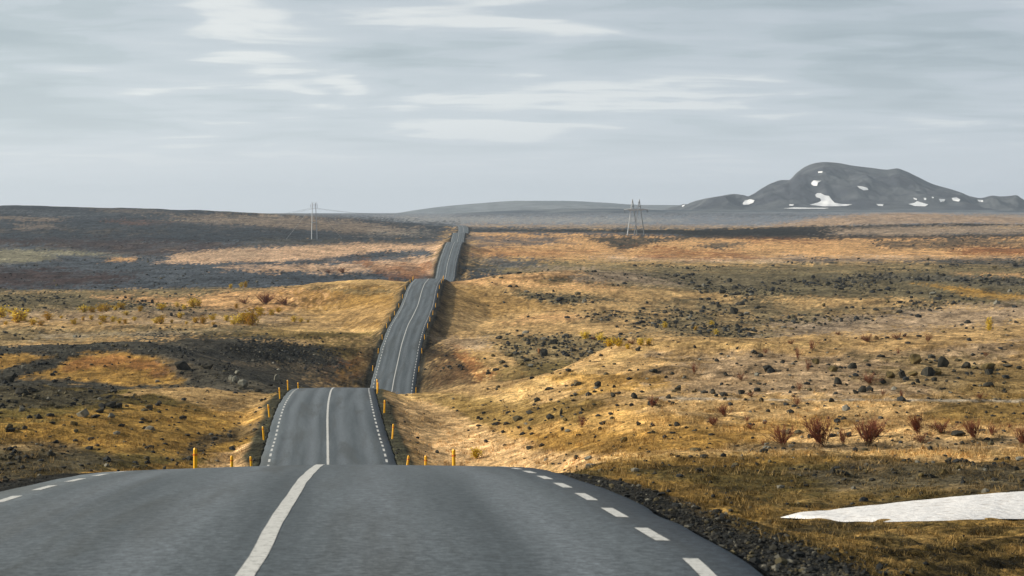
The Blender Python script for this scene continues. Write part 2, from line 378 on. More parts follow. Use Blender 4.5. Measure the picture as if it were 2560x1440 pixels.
# distance from the road's centre line
ydx = np.clip(YY, -90, 1700)
off = (XX - RX(ydx)) / np.sqrt(1 + 0.075 ** 2)
rz = RZ(ydx)
sel = np.where((YY > 1660) & (YY < 1860) & (XX > -420) & (XX < 60))
pt = path[len(steps) - 40:]
q = (XX[sel][:, None] - pt[:, 0]) ** 2 + (YY[sel][:, None] - pt[:, 1]) ** 2
qi = q.argmin(1); off[sel] = np.sqrt(q.min(1)); rz = rz.copy(); rz[sel] = pt[qi, 2]
far = YY >= 1860; off[far] = 999
off[(YY > 1700) & (np.abs(off) < 30) & ~((YY < 1860) & (XX > -420) & (XX < 60))] = 999
ad = np.abs(off)
SH = 4.75
base = ZN + relief * sst(5, 22, ad) + relief * 0.25 * sst(4.8, 6, ad)
run = np.maximum(ad - SH, 0)
slope = np.where(YY < 215, 0.38, np.where(off > 0, 0.70, 0.50))
kr = np.where(off > 0, 1.5, 2.2)
lo_ = rz - 0.16 - np.minimum(run, kr) * slope - np.maximum(run - kr, 0) * 0.27; cs_ = 0.30 + 0.0 * sst(215, 240, YY) * sst(345, 315, YY) * (off < 0)
hi_ = rz - 0.1 + run * cs_
ZT = np.where(base < rz, np.maximum(base, lo_), np.minimum(base, hi_))
# soften the foot of the bank
bl = sst(0.0, 1.2, run)
ZT = np.where(ad < 3.95, rz - 0.30, np.where(ad < SH, rz - 0.17 + (vnoise(XX * 3, YY * 3, 9) - 0.5) * 0.05, ZT + (vnoise(XX * 1.7, YY * 1.7, 8) - 0.5) * 0.16 * bl * np.clip(1.5 / cell, 0, 1)))
def hz(X, Y):
    X = np.asarray(X, float); Y = np.asarray(Y, float)
    r = np.interp(Y, D, np.arange(len(D))); c = np.interp(X / wid(Y), S, np.arange(len(S)))
    i = np.clip(r.astype(int), 0, len(D) - 2); j = np.clip(c.astype(int), 0, len(S) - 2); fi = r - i; fj = c - j
    return (ZT[i, j] * (1 - fj) + ZT[i, j + 1] * fj) * (1 - fi) + (ZT[i + 1, j] * (1 - fj) + ZT[i + 1, j + 1] * fj) * fi
RAYD = D[(D > 9) & (D < 6000)]
def hit(x, y, dmin=10.0):
    """first ground point on the sight lines of photo pixels"""
    x = np.atleast_1d(np.asarray(x, float)); y = np.atleast_1d(np.asarray(y, float)); O = np.full((len(x), 3), np.nan)
    for k in range(0, len(x), 4000):
        sl = slice(k, min(k + 4000, len(x)))
        u, tt = ray(x[sl], y[sl])
        zz = hz(u[:, None] * RAYD, RAYD + 0 * u[:, None]); dz = zz - tt[:, None] * RAYD
        ok = (dz > 0) & (RAYD > dmin); has = ok.any(1); f = np.maximum(ok.argmax(1), 1)
        ii = np.arange(len(u)); a = dz[ii, f - 1]; bq = dz[ii, f]; w = np.where(bq > a, -a / (bq - a + 1e-9), 0); w = np.clip(w, 0, 1)
        dd = RAYD[f - 1] + (RAYD[f] - RAYD[f - 1]) * w
        O[sl, 0] = np.where(has, u * dd, np.nan); O[sl, 1] = np.where(has, dd, np.nan); O[sl, 2] = np.where(has, hz(u * dd, dd), np.nan)
    return O
def hit1(x, y, dmin=10.0):
    p = hit([x], [y], dmin)[0]
    if np.isnan(p[0]): p = hit([x], [y + 6], dmin)[0]
    return p

# ------------------------------------------------------------------ what covers the ground
# name: colour, how many stones, how much grass
KIND = dict(
 tan=((196,160,108),.10,.8), gold=((182,140,70),.08,1), bright=((226,186,122),.02,1), orange=((218,170,116),.06,1), rust=((150,98,58),.06,.8),
 ochre=((150,114,54),.05,.9), olive=((112,96,52),.30,.5), dolive=((84,72,40),.35,.35), gravel=((70,68,60),.8,.05), black=((46,46,44),.8,0),
 slate=((84,90,96),.45,0), dslate=((62,68,74),.6,0), lslate=((112,117,120),.2,0), pink=((170,148,124),.15,.3), pale=((186,176,160),.05,.2),
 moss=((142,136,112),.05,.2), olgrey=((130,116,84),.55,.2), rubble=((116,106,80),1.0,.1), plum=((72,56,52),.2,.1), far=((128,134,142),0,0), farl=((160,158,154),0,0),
 bank=((58,56,44),.5,.4), sand=((224,184,146),.06,.6), straw=((224,184,132),.02,1), green=((150,140,40),.0,1), darkg=((96,90,78),.5,.15))
xi, yi = proj(XX, YY, ZT)
wn = fbm(XX / 11, YY / 28, 5, 31, 0.6); wn2 = fbm(XX / 3.0, YY / 8.0, 4, 47, 0.6); wn3 = fbm(XX / 60, YY / 90, 3, 61)
fine = fbm(XX / 0.9, YY / 2.2, 3, 71, 0.7)
dith = vhash(np.arange(XX.size).reshape(XX.shape), np.zeros_like(XX), 77); KB = [0]; HOLS = [fbm(XX / 7 + 31 * k, YY / 22, 3, 200 + k, .65) for k in range(4)]; farw = sst(200, 420, YY)
C = np.zeros(XX.shape + (3,)); RK = np.zeros(XX.shape); GR = np.zeros(XX.shape)
C[:] = lin(KIND['tan'][0]); RK[:] = .1; GR[:] = .5
def cover(kind, pts, soft=6, amt=1.0, d0=0, d1=1e9, brk=1.0):
    """pts: (x, top, bottom) along the band"""
    pts = sorted(pts); xs = [p[0] for p in pts]
    x_ = xi + (wn2 - .5) * 50
    tp = np.interp(x_, xs, [p[1] for p in pts]); bt = np.interp(x_, xs, [p[2] for p in pts])
    sdv = np.minimum(yi - tp, bt - yi)
    sdv = np.minimum(sdv, np.minimum(x_ - xs[0], xs[-1] - x_) / 5.0)
    soft = soft * 1.25
    thick = np.minimum(soft, 1e9)
    v = sdv / thick + ((wn - .5) * 3.4 + (wn2 - .5) * 2.8 + (fine - .5) * 2.0) * brk
    KB[0] += 1
    hol = HOLS[KB[0] % 4]; hk = .10 if (amt >= .9 or soft >= 9) else .40
    if kind in ('tan', 'ochre', 'gold', 'pink', 'olgrey', 'olive', 'orange') and amt >= .85: hk = .22
    v = v + (dith - .5) * 2.2 * farw
    m = sst(-0.55, 0.55, v) * (1 - hk * sst(.50, .60, hol + (dith - .5) * .12) * farw) * amt * ((YY >= d0) & (YY <= d1))
    col, rk, gr = KIND[kind]
    C[:] = C * (1 - m[..., None]) + lin(col) * m[..., None]
    RK[:] = RK * (1 - m) + rk * m; GR[:] = GR * (1 - m) + gr * m
X0, X1 = -3000, 5600
# --- far
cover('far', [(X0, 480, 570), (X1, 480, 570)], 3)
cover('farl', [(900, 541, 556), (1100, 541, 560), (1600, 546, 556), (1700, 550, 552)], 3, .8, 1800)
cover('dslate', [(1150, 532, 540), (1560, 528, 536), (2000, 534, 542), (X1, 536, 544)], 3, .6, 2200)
cover('pink', [(1150, 560, 576), (1500, 562, 576), (1900, 564, 574), (2100, 560, 570)], 3, .9, 1300)
cover('orange', [(1930, 562, 566), (2060, 543, 566), (2250, 528, 562), (2450, 538, 560), (2700, 540, 560), (X1, 540, 560)], 3, .55, 1500)
cover('pink', [(1930, 562, 566), (2060, 545, 566), (2250, 534, 562), (X1, 548, 562)], 4, .5, 1500)
# --- right, from the lava bank towards the viewer
cover('slate', [(1160, 566, 604), (1500, 572, 600), (X1, 560, 600)], 3, 1, 1100, 1900)
cover('orange', [(1180, 576, 640), (1300, 582, 645), (1500, 586, 650), (1800, 590, 655), (2560, 585, 655), (X1, 585, 655)], 4, 1, 800, 1480)
cover('black', [(1165, 573, 578), (1500, 573, 580), (1750, 573, 588), (2000, 566, 588), (2300, 560, 572), (2560, 554, 566), (X1, 552, 564)], 2, 1, 1100, 1650, .5)
cover('black', [(1700, 578, 592), (1900, 580, 600), (2150, 584, 598), (2560, 584, 594), (X1, 584, 594)], 3, .95, 1000, 1650)
cover('pink', [(2080, 572, 586), (2300, 566, 588), (2560, 563, 584), (X1, 563, 584)], 3, .9, 1000, 1650)
cover('pale', [(1500, 640, 652), (1900, 642, 660), (2300, 640, 656), (X1, 636, 648)], 5, .45, 700, 1300)
cover('gravel', [(1480, 592, 600), (1560, 594, 628), (1650, 592, 604), (1740, 590, 594)], 4, .95, 800)
cover('slate', [(1180, 588, 622), (1280, 592, 615), (1420, 594, 606)], 4, .8, 800)
cover('rust', [(1180, 622, 646), (1350, 625, 640), (1480, 628, 636)], 5, .5)
cover('rust', [(1600, 616, 642), (1720, 625, 650), (1880, 630, 645)], 5, .75)
cover('rust', [(2380, 618, 640), (2450, 612, 636), (2560, 618, 638), (2800, 618, 638)], 4, .9)
cover('rust', [(1860, 596, 608), (2000, 600, 608), (2080, 602, 606)], 4, .6)
cover('darkg', [(1760, 608, 618), (1860, 606, 620)], 3, .9)
cover('gravel', [(2200, 602, 620), (2300, 600, 626), (2450, 590, 618), (2560, 598, 620), (2800, 598, 620)], 4, .85)
cover('olgrey', [(1150, 650, 712), (1300, 652, 700), (1500, 658, 720), (1900, 662, 745), (2250, 655, 745), (2560, 650, 780), (X1, 650, 780)], 5)
cover('slate', [(1160, 645, 672), (1240, 642, 676), (1350, 650, 668)], 5, .8, 640)
cover('dslate', [(1150, 676, 712), (1200, 678, 706), (1290, 684, 698)], 4, .9, 640)
cover('pink', [(1330, 672, 690), (1500, 676, 712), (1750, 690, 720), (1950, 700, 712)], 6, .8)
cover('dslate', [(1970, 644, 654), (2100, 646, 654), (2250, 648, 656), (2420, 646, 660), (2560, 644, 670), (2900, 644, 670)], 3, .8)
cover('orange', [(1100, 700, 712), (1250, 690, 712), (1370, 676, 700), (1440, 674, 684)], 4, .9, 480, 660)
cover('orange', [(1270, 696, 720), (1400, 706, 726), (1500, 712, 734), (1565, 716, 734)], 5, .95)
cover('tan', [(1120, 712, 800), (1300, 735, 810), (1600, 720, 850), (2000, 745, 860), (2560, 770, 850), (X1, 770, 850)], 8, .8, 240)
cover('ochre', [(1110, 720, 780), (1250, 725, 790), (1400, 745, 770)], 8, .5, 380)
cover('rubble', [(1280, 726, 740), (1380, 732, 756), (1500, 740, 756), (1560, 748, 752)], 5, .95, 380)
cover('rubble', [(1640, 680, 700), (1800, 684, 735), (2000, 682, 745), (2300, 680, 745), (2560, 684, 750), (X1, 684, 750)], 6, .9, 380)
cover('dslate', [(2080, 686, 700), (2300, 684, 702), (2560, 688, 716), (2900, 688, 716)], 4, .5, 380)
cover('gold', [(2310, 706, 712), (2380, 716, 732), (2460, 728, 746), (2520, 738, 752), (2560, 736, 748), (2900, 736, 748)], 4, .95, 380, 1e9, .7)
cover('orange', [(2400, 682, 687), (2560, 683, 688), (2900, 683, 688)], 3, .8, 380)
cover('rubble', [(1590, 760, 840), (1750, 745, 850), (1900, 745, 852), (2050, 760, 835), (2300, 755, 780), (2400, 756, 760)], 7, .85, 300)
cover('pink', [(1950, 808, 845), (2150, 790, 836), (2400, 765, 820), (2560, 758, 800), (X1, 758, 800)], 8, .8, 300)
cover('orange', [(1300, 790, 806), (1400, 782, 806), (1470, 792, 800)], 4, .8, 380)
cover('rubble', [(1450, 780, 804), (1560, 778, 802)], 5, .7, 380)
cover('olgrey', [(1220, 832, 860), (1350, 836, 950), (1500, 845, 920), (1620, 858, 880), (1700, 862, 868)], 7, .9, 240)
cover('ochre', [(1110, 830, 850), (1240, 850, 930), (1200, 880, 980)], 8, .4, 240, 420)
cover('olive', [(1200, 905, 985), (1330, 900, 985), (1460, 895, 930)], 8, .75, 240, 400)
cover('pink', [(1090, 842, 880), (1200, 845, 875)], 8, .6, 240)
cover('rust', [(1110, 870, 965), (1160, 885, 960), (1220, 920, 960)], 9, .8, 240, 420)
cover('bank', [(1060, 860, 990), (1120, 870, 990), (1190, 950, 990), (1250, 975, 990)], 9, .75, 240, 400)
# right slope between the second crest and the ridge
R3 = dict(d0=85, d1=330)
cover('tan', [(1000, 850, 1135), (X1, 820, 1135)], 6, 1, **R3)
cover('bright', [(1280, 975, 1000), (1450, 925, 942), (1560, 880, 898), (1640, 854, 864), (1900, 856, 866), (2100, 858, 866)], 5, .8, **R3)
cover('bright', [(1000, 985, 1010), (1150, 990, 1012), (1300, 992, 1006)], 6, .8, **R3)
cover('gold', [(1450, 940, 980), (1700, 940, 965), (1900, 950, 960)], 7, .7, **R3)
cover('pink', [(1700, 900, 985), (2000, 890, 1000), (2300, 870, 985), (2560, 850, 900)], 14, .6, **R3)
cover('olive', [(2150, 885, 965), (2300, 880, 960), (2560, 900, 1000), (2900, 900, 1000)], 14, .55, **R3)
cover('gold', [(1200, 1020, 1110), (1500, 1010, 1130), (1800, 1040, 1120), (2200, 1030, 1060), (2560, 1000, 1070), (2900, 1000, 1070)], 14, .6, **R3)
cover('ochre', [(1300, 1080, 1125), (1500, 1072, 1135), (1750, 1065, 1122), (2000, 1080, 1110)], 10, .75, **R3)
cover('olive', [(1100, 1000, 1050), (1300, 1008, 1075), (1480, 1000, 1050)], 12, .6, **R3)
cover('olive', [(2250, 1005, 1040), (2560, 1005, 1060), (2900, 1005, 1060)], 10, .5, **R3)
cover('pale', [(1650, 994, 999), (1900, 997, 1001), (2200, 998, 1002), (2560, 1001, 1005), (2900, 1003, 1007)], 2.5, .75, brk=.5, **R3)
cover('straw', [(1060, 1120, 1165), (1200, 1105, 1165), (1330, 1130, 1168), (1500, 1145, 1160)], 10, .8, 60, 200)
cover('straw', [(960, 1000, 1100), (1080, 1010, 1100), (1180, 1060, 1130), (1330, 1110, 1140)], 10, .7, 100, 200)
# near right
cover('dolive', [(1380, 1150, 1500), (1600, 1138, 1500), (X1, 1138, 1500)], 6, 1, 0, 86)
cover('bright', [(1480, 1140, 1156), (1700, 1132, 1144), (2000, 1128, 1137), (2560, 1132, 1142), (X1, 1132, 1142)], 4, .9, 60, 96)
cover('darkg', [(1850, 1112, 1126), (2100, 1108, 1124), (2560, 1085, 1118), (2900, 1085, 1118)], 7, .55, 80, 130)
cover('gold', [(1480, 1152, 1165), (2000, 1142, 1158), (2560, 1142, 1160), (X1, 1142, 1160)], 10, .6, 40, 86)
cover('gold', [(1500, 1165, 1185), (1750, 1215, 1265), (1950, 1270, 1290), (2100, 1265, 1280)], 8, .5, 20, 86)
cover('gold', [(1500, 1180, 1500), (1960, 1290, 1500), (2560, 1296, 1500), (X1, 1296, 1500)], 12, .50, 8, 60)
cover('dolive', [(1700, 1310, 1500), (2100, 1320, 1500), (2560, 1330, 1500), (X1, 1330, 1500)], 30, .7, 8, 60)
cover('dolive', [(1500, 1165, 1500), (1800, 1150, 1500), (X1, 1150, 1500)], 25, .4, 8, 84)
cover('darkg', [(2100, 1150, 1220), (2560, 1160, 1225), (X1, 1160, 1225)], 14, .5, 40, 86)
# --- left, from the far hill towards the viewer
cover('slate', [(X0, 585, 730), (0, 585, 730), (600, 585, 725), (1000, 590, 715), (1100, 590, 700)], 4, 1, 600, 1500)
cover('dslate', [(X0, 500, 610), (0, 500, 610), (500, 515, 610), (900, 540, 606), (1060, 555, 600), (1130, 560, 590)], 4, 1, 1100)
cover('lslate', [(X0, 520, 530), (0, 520, 530), (120, 530, 542), (300, 536, 540)], 4, .4, 1100)
cover('pink', [(230, 520, 526), (330, 524, 532), (420, 530, 536)], 3, .35, 1100)
cover('pink', [(420, 545, 552), (560, 534, 562), (700, 536, 570), (880, 550, 585), (1020, 572, 590)], 6, .65, 1100)
cover('pink', [(X0, 540, 548), (0, 540, 548), (110, 544, 552), (160, 546, 550)], 3, .5, 1000)
cover('pink', [(40, 562, 570), (110, 560, 572), (150, 562, 568)], 3, .4, 1000)
cover('rust', [(280, 550, 556), (360, 552, 562), (430, 556, 562)], 3, .35, 1000)
cover('dslate', [(380, 556, 582), (620, 566, 590), (850, 582, 600), (1040, 592, 604)], 4, .8, 1000)
cover('pale', [(930, 575, 590), (1000, 574, 590), (1060, 578, 590)], 4, .35, 1000)
cover('darkg', [(X0, 604, 612), (0, 604, 610), (180, 608, 614)], 3, .5, .0 + 900)
cover('plum', [(X0, 595, 612), (100, 596, 614), (300, 598, 640), (520, 605, 635), (600, 612, 622)], 5, .7, 800)
cover('moss', [(X0, 622, 660), (0, 624, 664), (100, 624, 656), (165, 624, 640), (330, 642, 652)], 4, .95, 800, 1e9, .5)
cover('slate', [(160, 640, 720), (400, 645, 720), (800, 655, 715), (1000, 668, 706), (1090, 685, 700)], 5, 1, 600)
cover('slate', [(X0, 660, 728), (0, 660, 728), (300, 650, 728), (700, 660, 715), (900, 670, 700)], 4, 1, 600)
cover('plum', [(X0, 668, 722), (0, 668, 722), (120, 672, 720), (220, 680, 712), (330, 690, 708)], 6, .85, 600)
cover('dslate', [(350, 705, 722), (600, 690, 702), (800, 690, 702), (950, 680, 692)], 4, .7, 600)
cover('dslate', [(560, 640, 652), (750, 636, 650), (880, 628, 644), (1010, 630, 640)], 3, .85, 800)
cover('sand', [(400, 652, 656), (450, 634, 658), (560, 622, 656), (700, 618, 655), (850, 610, 642), (960, 606, 628), (1060, 612, 622), (1110, 604, 640)], 3, .95, 820, 1200, .7)
cover('pink', [(450, 628, 650), (560, 622, 652), (700, 622, 650)], 4, .5, 820, 1200)
cover('sand', [(560, 664, 676), (700, 660, 680), (860, 658, 684), (960, 650, 676), (1090, 640, 690)], 4, .85, 700, 1100)
cover('rust', [(900, 644, 656), (960, 665, 690), (1010, 660, 700), (1080, 655, 700)], 5, .7, 600, 1200)
cover('orange', [(275, 645, 654), (330, 645, 654)], 2, .9)
cover('darkg', [(640, 596, 612), (900, 600, 612), (1050, 600, 612)], 4, .6, 900)
# left middle plain
LM = dict(d0=290, d1=640)
cover('olgrey', [(X0, 724, 800), (0, 726, 800), (400, 722, 790), (720, 712, 760), (820, 720, 740)], 5, .95, **LM)
cover('tan', [(X0, 780, 850), (0, 780, 850), (500, 775, 850), (900, 780, 850)], 6, .85, **LM)
cover('rubble', [(X0, 738, 766), (0, 738, 766), (200, 738, 768), (400, 745, 772), (480, 756, 770)], 5, .9, **LM)
cover('pink', [(X0, 776, 806), (0, 776, 806), (300, 772, 815), (600, 775, 815), (800, 780, 800)], 6, .6, **LM)
cover('orange', [(250, 740, 745), (330, 744, 752), (460, 740, 768), (600, 730, 772), (720, 720, 778), (800, 716, 770), (860, 726, 745)], 5, .95, **LM)
cover('gravel', [(400, 772, 790), (520, 770, 790), (620, 776, 784)], 5, .6, **LM)
cover('ochre', [(760, 715, 790), (860, 710, 820), (1000, 710, 830), (1050, 712, 780)], 8, .8, 330, 570)
cover('tan', [(780, 780, 810), (900, 770, 812), (980, 770, 806)], 8, .6, 330, 570)
cover('bright', [(800, 704, 712), (860, 696, 708), (950, 702, 712), (1040, 700, 708)], 3, .9, 480, 600)
cover('olgrey', [(780, 714, 722), (900, 722, 736), (1000, 722, 738)], 4, .7, 400, 570)
cover('olgrey', [(X0, 816, 850), (0, 816, 858), (200, 818, 850), (400, 815, 840), (720, 812, 828)], 6, .8, **LM)
cover('pale', [(100, 835, 846), (330, 828, 842), (600, 826, 840)], 4, .3, **LM)
cover('olive', [(480, 832, 848), (700, 824, 850), (850, 824, 850), (960, 825, 845)], 5, .9, 260, 420)
cover('olive', [(760, 840, 900), (900, 845, 960), (950, 850, 960)], 9, .8, 225, 400)
cover('bright', [(700, 818, 824), (850, 822, 830), (960, 822, 828)], 3, .8, 330, 480)
cover('rust', [(800, 905, 965), (860, 895, 950), (930, 880, 935)], 7, .85, 205, 400)
cover('gold', [(840, 930, 950), (900, 905, 925), (940, 895, 910)], 4, .6, 205, 400)
# left dark rise
LD = dict(d0=186, d1=310)
cover('olive', [(600, 850, 985), (960, 860, 985)], 5, 1, **LD)
cover('rust', [(820, 910, 985), (900, 905, 960), (940, 900, 930)], 9, .5, **LD)
cover('gravel', [(X0, 850, 985), (0, 850, 985), (400, 835, 985), (540, 845, 985), (640, 900, 985), (760, 960, 985)], 9, 1, **LD)
cover('dolive', [(500, 880, 930), (700, 870, 960), (820, 860, 960)], 10, .7, **LD)
cover('gold', [(X0, 885, 925), (0, 886, 925), (70, 885, 905), (110, 885, 890)], 6, .8, **LD)
cover('gold', [(60, 935, 950), (180, 895, 960), (300, 875, 970), (420, 890, 968), (520, 930, 968)], 8, .85, **LD)
cover('rust', [(200, 900, 930), (320, 885, 925), (420, 900, 950)], 9, .4, **LD)
cover('olgrey', [(420, 920, 965), (600, 915, 975), (720, 930, 975)], 8, .6, **LD)
cover('darkg', [(380, 846, 880), (480, 846, 985), (620, 848, 985), (760, 862, 985), (840, 900, 970)], 10, .8, 186, 430)
cover('gravel', [(380, 842, 872), (560, 842, 900), (700, 850, 905), (800, 872, 905)], 8, .95, 186, 430)
cover('gravel', [(440, 925, 965), (600, 915, 960), (720, 920, 970), (790, 940, 965)], 9, .8, 186, 430)
cover('rust', [(160, 905, 930), (300, 885, 915), (430, 915, 950)], 7, .45, **LD)
# near left slope
LN = dict(d0=30, d1=200)
cover('olive', [(X0, 950, 1300), (0, 955, 1300), (300, 965, 1300), (650, 975, 1200), (760, 965, 1000)], 6, 1, **LN)
cover('gravel', [(X0, 960, 1010), (0, 960, 1015), (150, 965, 1010), (280, 975, 1000)], 9, .75, **LN)
cover('tan', [(330, 968, 985), (470, 955, 1000), (600, 965, 1050), (690, 980, 1120)], 8, .85, **LN)
cover('gold', [(0, 1060, 1120), (200, 1040, 1130), (400, 1020, 1150), (560, 1030, 1165), (680, 1010, 1140)], 16, .7, **LN)
cover('gravel', [(430, 1140, 1160), (520, 1095, 1120), (620, 1070, 1090), (680, 1055, 1070)], 6, .65, **LN)
cover('darkg', [(X0, 1110, 1210), (0, 1110, 1210), (160, 1105, 1170), (300, 1140, 1160)], 14, .6, **LN)
cover('gold', [(100, 1230, 1262), (220, 1195, 1235), (400, 1155, 1200), (540, 1150, 1180)], 9, .8, 30, 130)
cover('straw', [(480, 1150, 1185), (560, 1128, 1185), (620, 1090, 1185), (668, 1085, 1185)], 8, .9, 60, 130)
cover('green', [(655, 1090, 1165), (672, 1100, 1165)], 4, .7, 60, 125)
cover('rust', [(X0, 1210, 1290), (0, 1210, 1270), (120, 1215, 1245)], 9, .6, 25, 110)
# the gravel shoulders of the road and its dark banks
sh = sst(5.3, 4.7, ad + (wn2 - .5) * 1.2) * (YY < 1860)
C[:] = C * (1 - sh[..., None]) + np.where((YY > 95)[..., None] & (YY < 215)[..., None], lin((74, 72, 56)), lin((50, 49, 45))) * sh[..., None]; GR *= 1 - sh; RK = RK * (1 - sh) + .12 * sh
rs = sst(9.0, 5.2, off + (wn - .5) * 3.5) * (off > 3.5) * ((YY > 205) & (YY < 1200)) * .75  # right bank: dark gravel plus the bank's shadow, painted into the soil colour
C[:] = C * (1 - rs[..., None]) + lin((50, 48, 40)) * rs[..., None]; GR *= 1 - rs * .7
ls = sst(8.0, 5.2, -off + (wn - .5) * 3.0) * (off < -3.5) * ((YY > 205) & (YY < 1200)) * .6
C[:] = C * (1 - ls[..., None]) + lin((64, 64, 54)) * ls[..., None]; GR *= 1 - ls * .6
# patchiness: bare dark earth between the tufts, paler dead grass on top of them
pt1 = fbm(XX / 1.6, YY / 5.0, 4, 91, 0.65); pt2 = fbm(XX / 5.5, YY / 16, 4, 97, 0.6)
sp_ = vhash(np.arange(XX.size).reshape(XX.shape), np.zeros_like(XX), 5)
near_w = np.clip((1500 - YY) / 900, 0.25, 1)
mod = 1 + ((pt1 - .5) * 1.3 + (pt2 - .5) * 1.0) * near_w + (sp_ - .5) * 0.42 * np.clip((2600 - YY) / 900, 0, 1)
dk_ = sst(.57, .70, pt1 * .6 + pt2 * .4) * (0.25 + 0.45 * RK) * near_w
C *= np.clip(mod, .35, 1.8)[..., None]
C[:] = C * (1 - dk_[..., None]) + lin((58, 52, 38)) * dk_[..., None]
nm1 = fbm(XX / .55, YY / .9, 4, 131, .65); nm2 = fbm(XX / 2.2, YY / 3.5, 3, 137, .6)
nz = sst(70, 35, YY) * sst(4.9, 6.5, ad)
dkk = sst(.50, .58, nm1 * .6 + nm2 * .4) * nz * .8; ltt = sst(.50, .42, nm1 * .55 + nm2 * .45) * nz * .35
C[:] = C * (1 - dkk[..., None]) + lin((50, 44, 30)) * dkk[..., None]
C[:] = C * (1 - ltt[..., None]) + lin((196, 156, 92)) * ltt[..., None]
ZT += (0.5 - nm1) * .22 * nz * (1 - flat_)
spk = (sp_ > 1 - 0.16 * RK) & (YY > 150)
C[spk] = C[spk] * 0.35
C *= 0.92
V = np.stack([XX, YY, ZT + CZ], -1).reshape(-1, 3)
me = mesh_np('ground', V, grid_quads(*XX.shape)[:, ::1], m_ground)
add_col(me, 'soil', C.reshape(-1, 3))
ground = ob('ground', me, kind='structure')

# ------------------------------------------------------------------ road
hw = 3.86
us = np.array([-hw - .18, -hw, -3.0, -1.8, -.9, 0, .9, 1.8, 3.0, hw, hw + .18])
dz_ = np.array([-.30, -.09, -.06, -.03, -.01, 0, -.01, -.03, -.06, -.09, -.30])
def crown(u): return np.interp(u, us, dz_)
# crumbling asphalt edge
wob = (vnoise(cum / 1.3, cum * 0, 3) - .5) * .12
pu = np.tile(us, (len(path), 1)); pu[:, [0, 1]] += wob[:, None]; pu[:, [-1, -2]] -= wob[::1, None] * .8
RV = np.stack([path[:, :1] + nrm[:, :1] * pu, path[:, 1:2] + nrm[:, 1:2] * pu, path[:, 2:3] + dz_ + CZ], -1).reshape(-1, 3)
rme = mesh_np('road', RV, grid_quads(len(path), len(us)), m_asph)
uvl = rme.uv_layers.new(name='lane'); vi = np.empty(len(rme.loops), np.int32); rme.loops.foreach_get('vertex_index', vi)
uvv = np.stack([pu.ravel(), np.repeat(cum, len(us))], 1)[vi]; uvl.data.foreach_set('uv', uvv.astype(np.float32).ravel())
road = ob('road', rme, kind='structure')
def strip(name, s0, s1, uc, width, n, lift=0.006, wobble=0.0, segs_w=2):
    s = np.linspace(s0, s1, n + 1); x, y, z, nx, ny = road_at(s)
    w = width / 2 * (1 + wobble * (vnoise(s * 1.1, s * 0, 77) - .5))
    cols = []
    for k in range(segs_w):
        u = uc + (2 * k / (segs_w - 1) - 1) * w
        cols.append(np.stack([x + nx * u, y + ny * u, z + crown(u) + lift + CZ], 1))
    return np.stack(cols, 1).reshape(-1, 3), grid_quads(n + 1, segs_w)
def strip_obj(name, *a, **k):
    V_, Q_ = strip(name, *a, **k); return ob(name, mesh_np(name, V_, Q_, m_paint), road)
sA, sB = float(d2s(-88)), float(d2s(1700))
strip_obj('centre_line', sA, sB + 60, 0.0, 0.145, 1800, 0.004, 0.2)
PITCH_D = 2.75
dash_far = []; cnt = 0
for side in (-1, 1):
    ph = 0.55 if side > 0 else 1.3
    k0 = float(d2s(11.0)) + ph
    for k in range(620):
        s0 = k0 + k * PITCH_D; y0 = float(np.interp(s0, cum, path[:, 1])); ln = 1.4
        if y0 > 1690: break
        vis = (y0 < 41) or (110 < y0 < 201) or (338 < y0 < 552)
        if vis and cnt < 300:
            strip_obj('edge_dash', s0, s0 + ln, side * 3.42, 0.13, 3, 0.004); cnt += 1
        else:
            dash_far.append(strip('', s0, s0 + ln, side * 3.42, 0.13, 2, 0.01))
vs = []; qs = []; o_ = 0
for V_, Q_ in dash_far: vs.append(V_); qs.append(Q_ + o_); o_ += len(V_)
o = ob('edge_dash', mesh_np('edge_dash', np.vstack(vs), np.vstack(qs), m_paint), road); o['kind'] = 'stuff'

